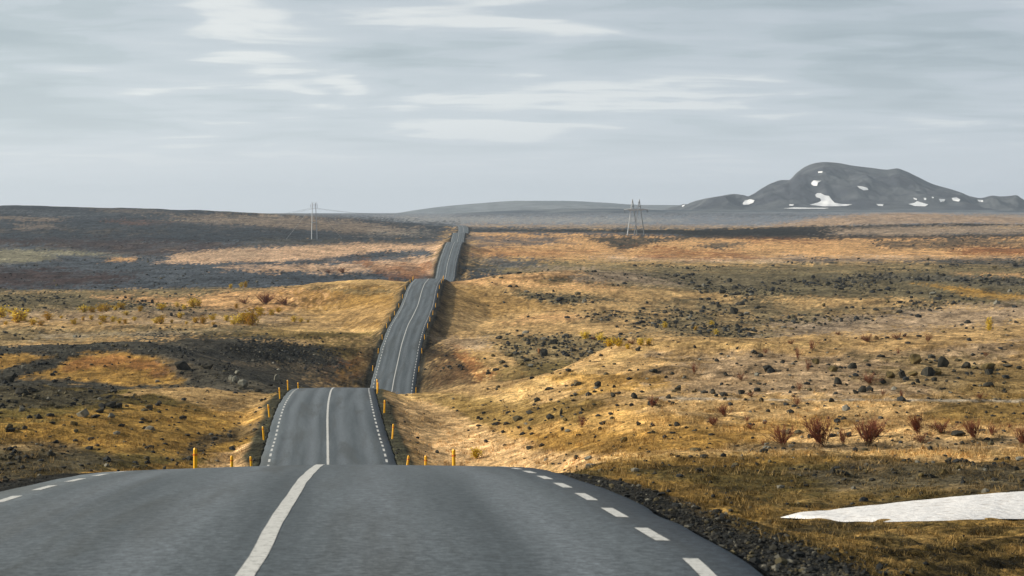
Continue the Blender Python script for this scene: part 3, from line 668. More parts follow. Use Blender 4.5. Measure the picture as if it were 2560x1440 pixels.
# ------------------------------------------------------------------ far hills and the mountain
def ridge(name, prof, d, front, back, col, relief_amp, xr, seed, lobes=(), nx=420, ny=90, basey=541):
    """a hill whose skyline is prof, standing at distance d with real depth"""
    us_ = (np.linspace(xr[0], xr[1], nx) - 1280) / (F * CP)
    ys = np.concatenate([np.linspace(d - front, d, ny), np.linspace(d, d + back, ny // 2)[1:]])
    U, Yg = np.meshgrid(us_, ys); Xg = U * Yg
    xq = 1280 + U * F * CP
    px_ = [p[0] for p in prof]; f = pchip(px_, [p[1] for p in prof])
    tr = ray(xq, f(np.clip(xq, px_[0], px_[-1])))[1] * d
    zb = ray(xq, basey + 0 * xq)[1] * d * np.ones_like(U)
    s_ = np.where(Yg < d, sst(d - front, d + front * .18, Yg), sst(d + back, d, Yg))
    mx = sst(d - front, d + front * .18, np.array(float(d)))
    s_ = np.where(Yg < d, s_ / mx, s_)
    Z = zb + (tr - zb) * s_
    for (lx, ly, lw, ld, lh) in lobes:
        Xc = (lx - 1280) / F * ld; Wm = lw / F * ld
        g = lh * np.exp(-((Xg - Xc) / Wm) ** 2 - ((Yg - ld) / ly) ** 2)
        Z = Z + g * 0.8 * np.clip((d - Yg) / 500, 0, 1)
    env = np.clip(s_ * (1 - s_) * 4, 0, 1)
    rg = 1 - np.abs(fbm(Xg / 230, Yg / 700, 4, seed, .45) - .5) * 5
    Z = Z + relief_amp * env * (rg * .8 - .4 + (fbm(Xg / 70, Yg / 160, 4, seed + 5) - .5) * 1.0)
    # never let a lobe or bump break the skyline
    cap = tr * Yg / d
    Z = np.where(Yg < d - 10, np.minimum(Z, cap - (d - Yg) * 0.004), Z)
    Z = Z + (fbm(Xg / 30, Yg / 60, 3, seed + 9) - .5) * relief_amp * .25 * env
    V_ = np.stack([Xg, Yg, Z + CZ], -1).reshape(-1, 3)
    m_ = mesh_np(name, V_, grid_quads(*U.shape), m_hill)
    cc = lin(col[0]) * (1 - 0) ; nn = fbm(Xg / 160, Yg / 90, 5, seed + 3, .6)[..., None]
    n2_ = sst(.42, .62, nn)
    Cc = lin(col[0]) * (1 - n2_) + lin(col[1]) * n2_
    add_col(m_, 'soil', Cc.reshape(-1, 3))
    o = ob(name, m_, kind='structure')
    return o, U, Yg, Z
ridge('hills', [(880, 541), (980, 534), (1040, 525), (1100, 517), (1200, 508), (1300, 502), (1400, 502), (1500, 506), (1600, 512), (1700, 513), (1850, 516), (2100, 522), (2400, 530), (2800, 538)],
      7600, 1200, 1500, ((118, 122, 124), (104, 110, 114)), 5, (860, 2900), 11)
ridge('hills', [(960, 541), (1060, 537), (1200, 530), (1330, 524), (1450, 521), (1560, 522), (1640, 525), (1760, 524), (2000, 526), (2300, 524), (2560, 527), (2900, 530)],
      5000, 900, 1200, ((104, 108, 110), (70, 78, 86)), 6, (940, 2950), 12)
prof = [(1640, 532), (1700, 519), (1730, 505), (1760, 497), (1800, 490), (1835, 485), (1858, 488), (1868, 491), (1880, 486), (1905, 470), (1930, 457), (1955, 450), (1970, 450), (1990, 432), (2015, 415), (2040, 407), (2060, 405), (2090, 407), (2130, 414),
        (2180, 420), (2215, 424), (2240, 421), (2260, 427), (2290, 441), (2330, 460), (2375, 473), (2400, 481), (2425, 491), (2450, 495), (2480, 489), (2500, 491), (2520, 490), (2538, 488), (2552, 496), (2575, 508), (2640, 515), (2750, 528), (2850, 534)]
mtn, MU, MY, MZ = ridge('mountain', prof, 6300, 1000, 1200, ((76, 78, 80), (52, 54, 60)), 34, (1640, 2850), 21,
      lobes=((1790, 200, 55, 5750, 26), (1940, 230, 75, 5800, 44), (2150, 230, 60, 5850, 52), (2290, 230, 55, 5750, 40), (2400, 200, 50, 5700, 26)), nx=640, ny=130, basey=530)
def on_mountain(x, y):
    u, tt = ray(x, y); j = int(np.clip(np.interp(u, MU[0], np.arange(MU.shape[1])), 0, MU.shape[1] - 1))
    zc = MZ[:, j]; yc = MY[:, j]; dz = zc - float(tt) * yc; k = int((dz > 0).argmax())
    if dz[k] <= 0: k = int(MY.shape[0] * .6)
    if k > 0 and dz[k] > dz[k - 1]:
        w = -dz[k - 1] / (dz[k] - dz[k - 1] + 1e-9); yy = yc[k - 1] + (yc[k] - yc[k - 1]) * w
    else: yy = yc[k]
    return Vector((float(u) * yy, yy, float(tt) * yy + CZ))
def snow(pts, pull=5.0):
    """a snow bed draped on the slope, with a few metres of thickness"""
    pts = [(x, y) for x, y in pts]
    # subdivide outline, add inner points
    P2 = []
    for k in range(len(pts)):
        a, c_ = pts[k], pts[(k + 1) % len(pts)]
        n = max(1, int(math.hypot(a[0] - c_[0], a[1] - c_[1]) / 3))
        for q_ in range(n): P2.append(Vector((a[0] + (c_[0] - a[0]) * q_ / n, a[1] + (c_[1] - a[1]) * q_ / n)))
    ne = len(P2); xs = [p.x for p in P2]; ys_ = [p.y for p in P2]
    rnd = random.Random(5)
    def inside(x, y):
        r = False
        for k in range(ne):
            a, c_ = P2[k], P2[k - 1]
            if (a.y > y) != (c_.y > y) and x < (c_.x - a.x) * (y - a.y) / (c_.y - a.y + 1e-9) + a.x: r = not r
        return r
    inner = []
    x = min(xs)
    while x < max(xs):
        y = min(ys_)
        while y < max(ys_):
            if inside(x, y) and min((p - Vector((x, y))).length for p in P2) > 1.2: inner.append(Vector((x, y)))
            y += 3
        x += 4
    vv, ee, ff, *_ = geometry.delaunay_2d_cdt(P2 + inner, [(k, (k + 1) % ne) for k in range(ne)], [], 1, 1e-4)
    top = [on_mountain(v.x, v.y) for v in vv]
    cen = Vector((0, 0, CZ)); co_ = []
    for v in top: co_.append(v + Vector((0, -pull, 1.2)))
    m_ = bpy.data.meshes.new('snow_patch'); m_.from_pydata(co_, [], [tuple(f) for f in ff]); m_.materials.append(m_snow_far)
    for p in m_.polygons: p.use_smooth = True
    m_.update(); return ob('snow_patch', m_, mtn)
for p_ in (
    [(2023, 513), (2045, 507), (2052, 503), (2050, 497), (2040, 494), (2037, 488), (2042, 484), (2052, 484), (2060, 489), (2072, 491), (2078, 500), (2086, 508), (2105, 511), (2130, 512), (2115, 516), (2060, 517)],
    [(2027, 459), (2033, 452), (2052, 453), (2044, 458), (2042, 465), (2034, 466), (2029, 463)],
    [(2044, 430), (2056, 429), (2055, 433), (2045, 433)],
    [(2142, 466), (2155, 467), (2168, 471), (2170, 476), (2158, 477), (2148, 472)],
    [(1856, 509), (1862, 502), (1876, 499), (1886, 502), (1882, 508), (1870, 513), (1858, 513)],
    [(2270, 511), (2285, 508), (2292, 504), (2302, 507), (2320, 512), (2312, 517), (2285, 516)],
    [(2378, 496), (2390, 494), (2400, 500), (2396, 505), (2382, 503)],
    [(2442, 500), (2456, 501), (2458, 506), (2446, 505)],
    [(2308, 496), (2314, 496), (2315, 501), (2310, 501)],
    [(2346, 498), (2362, 499), (2360, 504), (2350, 506)],
    [(2282, 495), (2292, 498), (2291, 501), (2284, 499)],
    [(1958, 522), (1985, 519.5), (2040, 520.5), (2072, 521), (2060, 523), (1985, 523)],
    [(2190, 511), (2208, 512), (2206, 516), (2194, 515)],
    [(1972, 512), (1984, 512), (1982, 515), (1973, 515)],
    [(1704, 515), (1712, 512), (1710, 517), (1705, 518)],
    [(2328, 493), (2334, 494), (2333, 497), (2329, 496)]):
    snow(p_)

# ------------------------------------------------------------------ marker posts
def box(bm, x0, x1, y0, y1, z0, z1, lean=0):
    v = [bm.verts.new(p) for p in ((x0, y0, z0), (x1, y0, z0), (x1, y1, z0), (x0, y1, z0), (x0 + lean, y0, z1), (x1 + lean, y0, z1), (x1 + lean, y1, z1), (x0 + lean, y1, z1))]
    for f in ((3, 2, 1, 0), (4, 5, 6, 7), (0, 1, 5, 4), (1, 2, 6, 5), (2, 3, 7, 6), (3, 0, 4, 7)): bm.faces.new([v[k] for k in f])
def bm_mesh(name, bm, m, bev=0):
    if bev: bmesh.ops.bevel(bm, geom=bm.edges[:], offset=bev, segments=1, affect='EDGES')
    me = bpy.data.meshes.new(name); bm.to_mesh(me); bm.free(); me.materials.append(m); return me
bm = bmesh.new(); box(bm, -.055, .055, -.04, .04, -.25, .93); me_body = bm_mesh('post_body', bm, m_post, .012)
bm = bmesh.new()
v = [bm.verts.new(p) for p in ((-.058, -.043, .931), (.058, -.043, .931), (.058, .043, .931), (-.058, .043, .931), (-.03, -.03, .985), (.03, -.03, .965), (.03, .03, .965), (-.03, .03, .985))]
for f in ((3, 2, 1, 0), (4, 5, 6, 7), (0, 1, 5, 4), (1, 2, 6, 5), (2, 3, 7, 6), (3, 0, 4, 7)): bm.faces.new([v[k] for k in f])
me_cap = bm_mesh('post_cap', bm, m_post)
bm = bmesh.new(); box(bm, -.059, .059, -.044, .044, .74, .80); me_band = bm_mesh('reflector_band', bm, m_reflector)
ORD = ['first', 'second', 'third', 'fourth', 'fifth', 'sixth', 'seventh', 'eighth', 'ninth', 'tenth', 'eleventh', 'twelfth', 'thirteenth', 'fourteenth']
prng = random.Random(3)
def post(d, side, label, group, lean=None, h=1.0):
    s = float(d2s(d)); x, y, z, nx, ny = road_at(s); o_ = side * (4.2 + prng.uniform(-.08, .08))
    X, Y = float(x + nx * o_), float(y + ny * o_); Z = float(hz(X, Y))
    r = ob('marker_post', None, loc=(X, Y, Z + CZ), label=label, category='marker post', group=group)
    r.rotation_euler = (prng.uniform(-.04, .04), lean if lean is not None else prng.uniform(-.05, .05) - side * -.03, prng.uniform(.6, .95)); r.scale = (1, 1, h)
    for nm, m_ in (('post_body', me_body), ('post_cap', me_cap), ('reflector_band', me_band)): ob(nm, m_, r)
def posts(ds, side, txt, group):
    for k, it in enumerate(ds):
        d, ln, h = it if isinstance(it, tuple) else (it, None, 1.0)
        post(d, side, txt.format(ORD[k]), group, ln, h)
posts([(63, 0, 1), (86, 0, 1), (108, -.06, .98)], -1, 'yellow marker post on the left verge, {} beyond the near crest', 'marker posts in the first dip')
posts([(131, -.12, .93), (147, -.12, .98), (168, -.09, .98), (189, -.07, 1), (210, -.05, 1)], -1, 'yellow marker post, {} up the left edge of the second rise', 'marker posts on the second rise')
posts([(66, .03, 1), (88, 0, 1), (108, .15, 1)], 1, 'yellow marker post on the right verge, {} beyond the near crest', 'marker posts in the first dip')
posts([(131, .12, 1), (150, .06, 1), (178, .05, 1), (192, 0, 1), (200, 0, 1.05), (214, -.05, 1)], 1, 'yellow marker post, {} up the right edge of the second rise', 'marker posts on the second rise')
LDS = [366, 383, 397, 411, 423, 436, 454, 477, 501, 529, 546, 556]
posts(LDS, -1, 'small yellow marker post, {} up the left edge of the long third rise', 'marker posts on the third rise')
posts([345, 365, 383, 397, 411, 423, 437, 455, 480, 504, 527, 541, 549, 557], 1, 'small yellow marker post, {} up the right edge of the long third rise', 'marker posts on the third rise')

# ------------------------------------------------------------------ power line
def tube(bm, a, b_, r, n=6, r2=None):
    a = Vector(a); b_ = Vector(b_); ax = (b_ - a).normalized(); p = ax.orthogonal().normalized(); q_ = ax.cross(p)
    ra = [bm.verts.new(a + (p * math.cos(t_) + q_ * math.sin(t_)) * r) for t_ in [2 * math.pi * k / n for k in range(n)]]
    r2 = r if r2 is None else r2
    rb = [bm.verts.new(b_ + (p * math.cos(t_) + q_ * math.sin(t_)) * r2) for t_ in [2 * math.pi * k / n for k in range(n)]]
    for k in range(n): bm.faces.new((ra[k], ra[(k + 1) % n], rb[(k + 1) % n], rb[k]))
    bm.faces.new(ra[::-1]); bm.faces.new(rb)
def tube_obj(name, segs, r, m, parent, n=6, r2=None):
    bm = bmesh.new()
    for a, b_ in segs: tube(bm, a, b_, r, n, r2)
    return ob(name, bm_mesh(name, bm, m), parent)
# left: guyed pair of poles
pL = hit1(786, 598, 900); sL = pL[1] / F
Lp = ob('power_pylon', None, loc=(pL[0], pL[1], pL[2] + CZ), label='pale two-legged power pylon standing alone on the left hillside', category='pylon', group='pylons of the power line')
def pxl(x, y): return ((x - 786) * sL, 0, (598 - y) * sL)
HL = pxl(0, 506)[2]
tube_obj('leg', [(pxl(779, 601), pxl(781.3, 508))], .26, m_steel, Lp, 8, .2); tube_obj('leg', [(pxl(793, 601), pxl(789.3, 508))], .26, m_steel, Lp, 8, .2)
tube_obj('cross_brace', [(pxl(779.5, 556.5), pxl(791.5, 556))], .2, m_steel, Lp)
tube_obj('earth_wire_bracket', [(pxl(781.3, 509), pxl(779, 506)), (pxl(781.3, 509), pxl(784, 506))], .1, m_steel, Lp)
tube_obj('earth_wire_bracket', [(pxl(789.3, 509), pxl(787.5, 506)), (pxl(789.3, 509), pxl(794, 506))], .1, m_steel, Lp)
ca = tube_obj('cross_arm', [(pxl(776, 512), pxl(795, 512))], .10, m_steel, Lp)
for xx_ in (777, 785.5, 794): tube_obj('insulator', [(pxl(xx_, 512), pxl(xx_, 520))], .07, m_dark, ca)
tube_obj('guy_wire', [(pxl(789.5, 515), (14, 20, 0.2))], .02, m_steel, Lp, 4); tube_obj('guy_wire', [(pxl(781, 515), (-14, -20, 0.2))], .03, m_steel, Lp, 4)
# right: two A-frames
pR = hit1(1590, 588, 1000); sR = pR[1] / F
Rp = ob('power_pylon', None, loc=(pR[0], pR[1], pR[2] + CZ), label='steel double A-frame power pylon on stony ground before the mountain', category='pylon', group='pylons of the power line')
def pxr(x, y, dy=0): return ((x - 1590) * sR, dy, (588 - y) * sR)
for (l, r_, ap) in ((1567.4, 1594.4, 1581), (1584.4, 1612, 1597.8)):
    dy0 = -6 if l < 1570 else 6
    tube_obj('leg', [(pxr(l, 594), pxr(ap, 498.5))], .34, m_steel, Rp, 6, .24)
    tube_obj('leg', [(pxr(r_, 590, 4), pxr(ap, 498.5))], .34, m_grey, Rp, 6, .26)
    tube_obj('frame_strut', [(pxr(ap - 2.6, 516), pxr(ap + 2.9, 516))], .10, m_dark, Rp)
    tube_obj('frame_strut', [(pxr(ap - 1.2, 506), pxr(ap + 1.3, 506))], .10, m_dark, Rp)
tube_obj('cross_brace', [(pxr(1570.5, 571.5), pxr(1586, 571))], .13, m_steel, Rp)
ca = tube_obj('cross_arm', [(pxr(1560, 524.5), pxr(1572, 523)), (pxr(1572, 523), pxr(1607, 522.5)), (pxr(1607, 522.5), pxr(1621, 525)),
      (pxr(1572, 525), pxr(1607, 524.5)), (pxr(1572, 523), pxr(1579, 525)), (pxr(1579, 525), pxr(1586, 523)), (pxr(1586, 523), pxr(1593, 525)), (pxr(1593, 525), pxr(1600, 523)), (pxr(1600, 523), pxr(1607, 525))], .34, m_steel, Rp)
for xx_ in (1562, 1590, 1618): tube_obj('insulator', [(pxr(xx_, 524.5), pxr(xx_, 532))], .12, m_dark, ca)
# conductors sagging between the left pylon and its neighbours beyond the hills
def wire(label, a, b_, sag):
    a = Vector(a); b_ = Vector(b_); bm = bmesh.new(); n = 28
    P3 = [a.lerp(b_, k / n) - Vector((0, 0, sag * 4 * (k / n) * (1 - k / n))) for k in range(n + 1)]
    for k in range(n): tube(bm, P3[k], P3[k + 1], .04, 4)
    o = ob('power_cable', bm_mesh('power_cable', bm, m_dark)); o['label'] = label; o['category'] = 'cable'; o['group'] = 'cables strung from the left pylon'
def wp(x, y, d):
    u, tt = ray(x, y); return (float(u) * d, d, float(tt) * d + CZ)
for k, xx_ in enumerate((777, 785.5, 794)):
    top = wp(xx_, 520, pL[1]); nm = ['leftmost of three', 'middle of three', 'rightmost of three'][k]
    wire('dark sagging power cable, ' + nm + ', running left from the pale pylon', top, wp(520 + k * 9, 540 + k, 1500), 3.0)
    wire('dark sagging power cable, ' + nm + ', running right from the pale pylon', top, wp(1015 + k * 7, 532, 2100), 2.5)

# ------------------------------------------------------------------ near snow
def drape(name, poly, thick, m):
    xs = np.array([p[0] for p in poly]); n = 110; u_ = np.linspace(xs.min(), xs.max(), n)
    tops = [(p[0], p[1]) for p in poly if p[2] == 't']; bots = [(p[0], p[1]) for p in poly if p[2] == 'b']
    ty = np.interp(u_, *zip(*sorted(tops))); by = np.interp(u_, *zip(*sorted(bots)))
    ty = ty + (vnoise(u_ / 30, u_ * 0, 4) - .5) * 4; by = by + (vnoise(u_ / 22, u_ * 0, 6) - .5) * 7
    K = 14; gx = np.repeat(u_[:, None], K, 1); gy = by[:, None] + (ty - by)[:, None] * np.linspace(0, 1, K)
    H = hit(gx.ravel(), gy.ravel(), 20).reshape(n, K, 3)
    v_ = np.linspace(0, 1, K); e = np.clip(np.minimum(v_, 1 - v_) * 7, 0, 1)[None] * np.clip(np.arange(n) / 6., 0, 1)[:, None]
    for _ in range(80):
        yy_ = H[..., 1].copy(); yy_[1:-1] = (yy_[:-2] + yy_[1:-1] + yy_[2:]) / 3; yy_[:, 1:-1] = (yy_[:, :-2] + yy_[:, 2:]) / 2
        H[..., 0] *= yy_ / H[..., 1]; H[..., 1] = yy_
    H[..., 2] = hz(H[..., 0], H[..., 1])
    zs = H[..., 2].copy()
    for _ in range(60):
        zs[1:-1] = (zs[:-2] + zs[1:-1] + zs[2:]) / 3; zs[:, 1:-1] = (zs[:, :-2] + zs[:, 1:-1] + zs[:, 2:]) / 3
    H[..., 2] = np.maximum(zs, H[..., 2] * .25 + zs * .75)
    H[..., 2] += thick * e + 0.01 + (vnoise(H[..., 0] * 2, H[..., 1] * 2, 8) - .5) * .04 * e + CZ
    return ob(name, mesh_np(name, H.reshape(-1, 3), grid_quads(n, K), m))
o = drape('snow_patch', [(1952, 1293, 't'), (2060, 1279, 't'), (2250, 1257, 't'), (2400, 1241, 't'), (2560, 1229, 't'), (2800, 1215, 't'),
                         (1952, 1294, 'b'), (2080, 1303, 'b'), (2300, 1304, 'b'), (2560, 1298, 'b'), (2800, 1290, 'b')], .06, m_snow)
o['label'] = 'bright wedge of old snow lying beside the road verge'; o['category'] = 'snow patch'

# ------------------------------------------------------------------ rocks
def rock_mesh(name, seed, sub, m, flat=0.75):
    r = random.Random(seed); bm = bmesh.new(); bmesh.ops.create_icosphere(bm, subdivisions=sub, radius=1)
    pl = []
    for k in range(13):
        n = Vector((r.gauss(0, 1), r.gauss(0, 1), r.gauss(0, .8))).normalized(); pl.append((n, r.uniform(.42, .8)))
    for v in bm.verts:
        for n, dd in pl:
            e = v.co.dot(n) - dd
            if e > 0: v.co -= n * e
        v.co += Vector((r.uniform(-1, 1), r.uniform(-1, 1), r.uniform(-1, 1))) * .035
        v.co.z *= flat
    zmax = max(v.co.z for v in bm.verts); xs = [v.co.x for v in bm.verts]; w = (max(xs) - min(xs))
    for v in bm.verts: v.co /= w; v.co.z += 0.0
    return bm_mesh(name, bm, m)
RM = {k: [rock_mesh('boulder', 100 + i + j * 20, 2, m_, 0.7 + .3 * (i % 3) / 2) for i in range(7)] for j, (k, m_) in enumerate((('d', m_rock), ('o', m_rock_ochre), ('p', m_rock_pale), ('r', m_rock_rust)))}
r7 = lambda x, y, w, h: (1760 + x / 3.2, 760 + y / 3.2, w / 3.2, h / 3.2)
r6 = lambda x, y, w, h: (1060 + x / 2.769, 660 + y / 2.769, w / 2.769, h / 2.769)
r5 = lambda x, y, w, h: (x / 2.322, 820 + y / 2.322, w / 2.322, h / 2.322)
r3 = lambda x, y, w, h: (1960 + x / 4.267, 640 + y / 4.267, w / 4.267, h / 4.267)
rl = lambda x, y, w, h: (x / 4.5, 640 + y / 4.5, w / 4.5, h / 4.5)
NAMED = [
 (r7(1690,480,90,75),'o','large peaked brown boulder at the top of the boulder cluster'), (r7(1910,505,95,80),'d','broad blocky dark boulder next to the peaked brown one'),
 (r7(2100,515,75,50),'d','rounded black boulder with a small tan stone at its side'), (r7(2160,523,50,25),'o','small tan stone against a rounded black boulder'),
 (r7(2275,532,105,55),'o','wedge-shaped brown boulder at the far end of the cluster'), (r7(2280,562,70,40),'d','low dark boulder just below the wedge-shaped brown one'),
 (r7(1490,590,75,45),'o','brown-flanked boulder at the near tip of the cluster'), (r7(1590,592,62,55),'d','upright dark boulder beside the brown-flanked one'),
 (r7(1670,577,90,35),'o','long low sunlit rock between upright boulders of the cluster'), (r7(1800,577,105,70),'d','pointed dark boulder in the middle of the cluster'),
 (r7(1870,567,60,50),'o','weathered boulder leaning on the pointed dark one'), (r7(1430,635,55,40),'d','dark triangular rock just downhill of the boulder cluster'),
 (r7(1710,630,42,30),'d','small dark rock below the long low sunlit rock'), (r7(1845,617,48,30),'d','small rounded rock alone below the pointed dark boulder'),
 (r7(2280,662,76,36),'d','wide flat-topped black rock alone on the far right slope'), (r7(1070,640,60,50),'d','rounded black boulder alone on the tan slope'),
 (r7(1270,705,55,50),'d','larger black boulder of a close pair on tan grass'), (r7(1213,720,52,35),'d','smaller black boulder of a close pair on tan grass'),
 (r7(1190,517,65,45),'d','black boulder alone above the rounded one on the tan slope'), (r7(1030,540,80,40),'o','low brown-sided boulder with a dark shadowed face'),
 (r7(895,480,60,40),'o','small golden-faced rock on the upper tan slope'), (r7(515,532,95,38),'d','wide black double boulder on the upper tan slope'),
 (r7(455,425,48,26),'d','dark rock just under a thin red shrub near the ridge'), (r7(298,720,52,32),'d','dark lumpy rock sitting above the pale trail'),
 (r7(460,782,36,32),'d','small pointed black rock touching the pale trail'), (r7(1020,782,45,30),'d','small square black rock on the pale trail'),
 (r7(515,866,36,24),'d','black rock alone just below the pale trail'), (r7(850,1075,52,32),'d','dark stone behind the leaning red shrub'),
 (r7(1155,1065,56,42),'d','blocky dark stone between two red shrubs'), (r7(2030,1050,115,36),'d','long low dark rock under the wide thin shrub'),
 (r7(1110,1368,110,34),'d','flat dark slab on the brown slope below the bright ridge'), (r7(425,1292,38,26),'d','small black rock under the bright ridge'),
 (r7(240,72,66,50),'d','big black block in the rubble above the tan ridge'), (r3(1530,268,52,60),'d','tall black spike of lava among the rubble'),
 (r7(2110,155,52,26),'d','dark rock near the tall yellow bush'),
 (r6(1205,850,48,36),'d','black peaked rock at the head of the tan slope'), (r6(1310,922,36,36),'d','small black cone-shaped rock on the tan slope'),
 (r6(1455,932,42,42),'d','upright black rock beside a pale flat stone'), (r6(1760,877,55,36),'d','black hump-backed rock above the trail'),
 (r6(2000,897,38,32),'d','dark egg-shaped rock in line with the hump-backed one'), (r6(785,952,46,28),'d','grey rock with a long shadow on the upper slope'),
 (r6(860,872,48,20),'d','flat dark rock lying on the ridge line'), (r6(1485,602,38,32),'d','black rock perched where the ridge meets the rubble'),
 (r6(830,632,64,42),'d','largest dark lump in the hollow beside the road'), (r6(800,620,30,34),'r','orange-brown stone against the largest lump in the hollow'),
 (r6(1090,642,32,26),'d','square black rock low in the hollow rubble'), (r6(900,552,62,30),'d','broad dark rock at the top of the hollow rubble'),
 (r6(1385,1232,50,34),'o','sunlit brown boulder alone in the golden hollow'), (r6(1750,1122,42,28),'d','black rock on gold grass near the small thin shrubs'),
 (r6(1240,1112,48,26),'d','wide dark rock among small stones under the trail'), (r6(1485,1117,30,28),'d','black stone at the end of a pale streak'),
 (r6(1185,1206,22,22),'d','tiny black rock uphill of the sunlit brown boulder'), (r6(1055,1352,40,30),'d','dark round rock just beyond the road crest dashes'),
 (r6(1140,1357,60,26),'p','pale grey flat rock beside the dark round one by the road'), (r6(375,1072,30,20),'d','small dark rock alone on straw slope by the bank'),
 (r6(1590,752,62,26),'d','flat double dark rock under the ridge top'), (r6(1545,273,22,15),'d','tiny dark rock alone on ochre ground right of the road'),
 (r5(480,517,72,46),'p','pale grey rounded boulder on the left slope'), (r5(640,462,72,32),'d','dark flat rock at the top of the small pile'),
 (r5(688,462,46,26),'d','dark rock at the right end of the small pile'), (r5(585,492,55,30),'d','dark rock in the middle of the small pile'),
 (r5(552,522,60,18),'d','long flat dark slab next to the pale grey boulder'), (r5(648,522,42,26),'p','greyish stone at the foot of the small pile'),
 (r5(430,562,46,22),'o','small brown rock below the pale grey boulder'), (r5(825,535,30,14),'d','tiny dark rock alone on olive grass left of the road'),
 (r5(838,586,26,15),'d','tiny black rock below its twin on olive grass'), (r5(150,912,66,46),'d','black angular rock on the near left slope'),
 (r5(0,907,36,36),'d','black rock cut by the left edge of the picture'), (r5(34,892,40,20),'d','low dark rock next to the one at the picture edge'),
 (r5(955,827,20,26),'d','small black upright rock just over the near road edge'), (r5(525,652,46,16),'d','flat dark rock in the middle of the left slope'),
 (r5(295,747,52,30),'d','dark double rock low on the left slope'), (r5(55,312,85,52),'d','largest black outcrop on the crest at far left'),
 (r5(120,382,80,32),'d','long black rock below the largest outcrop at far left'), (r5(180,372,60,30),'d','black rock to the side of the outcrop at far left'),
 (r5(1380,272,32,26),'p','rounded grey stone on the dark rise'), (r5(1340,302,32,28),'p','grey stone below the rounded one on the dark rise'),
 (r5(1410,347,62,46),'p','big sunlit grey boulder on the dark rise above the road'), (r5(1365,312,40,32),'p','grey boulder in the middle of the sunlit group'),
 (r5(1607,308,30,38),'p','upright grey stone beside the marker posts'), (r5(1055,242,92,46),'d','black rock heap on the dark rise'),
 (r5(1210,237,60,30),'d','dark rock near the top of the dark rise'), (r5(1500,372,52,20),'d','dark flat rock close under the marker posts'),
 (rl(1712,530,40,40),'d','black boulder at the end of the rubble before the orange grass'), (rl(893,470,34,34),'d','black boulder topping the rubble behind yellow bushes'),
 (rl(995,525,38,22),'d','low black boulder just behind the yellow bushes'), (rl(1930,675,38,34),'d','grey-black rock between yellow bushes'),
 (r3(1230,605,66,30),'d','wide low black rock at the lower rim of the rubble'), (r3(1400,518,56,30),'d','broad black rock in the lower rubble'),
 (r3(85,82,30,22),'d','small black rock on the pale strip of grass'), (r3(1325,402,36,32),'d','black rock beside the golden grass stripe'),
]
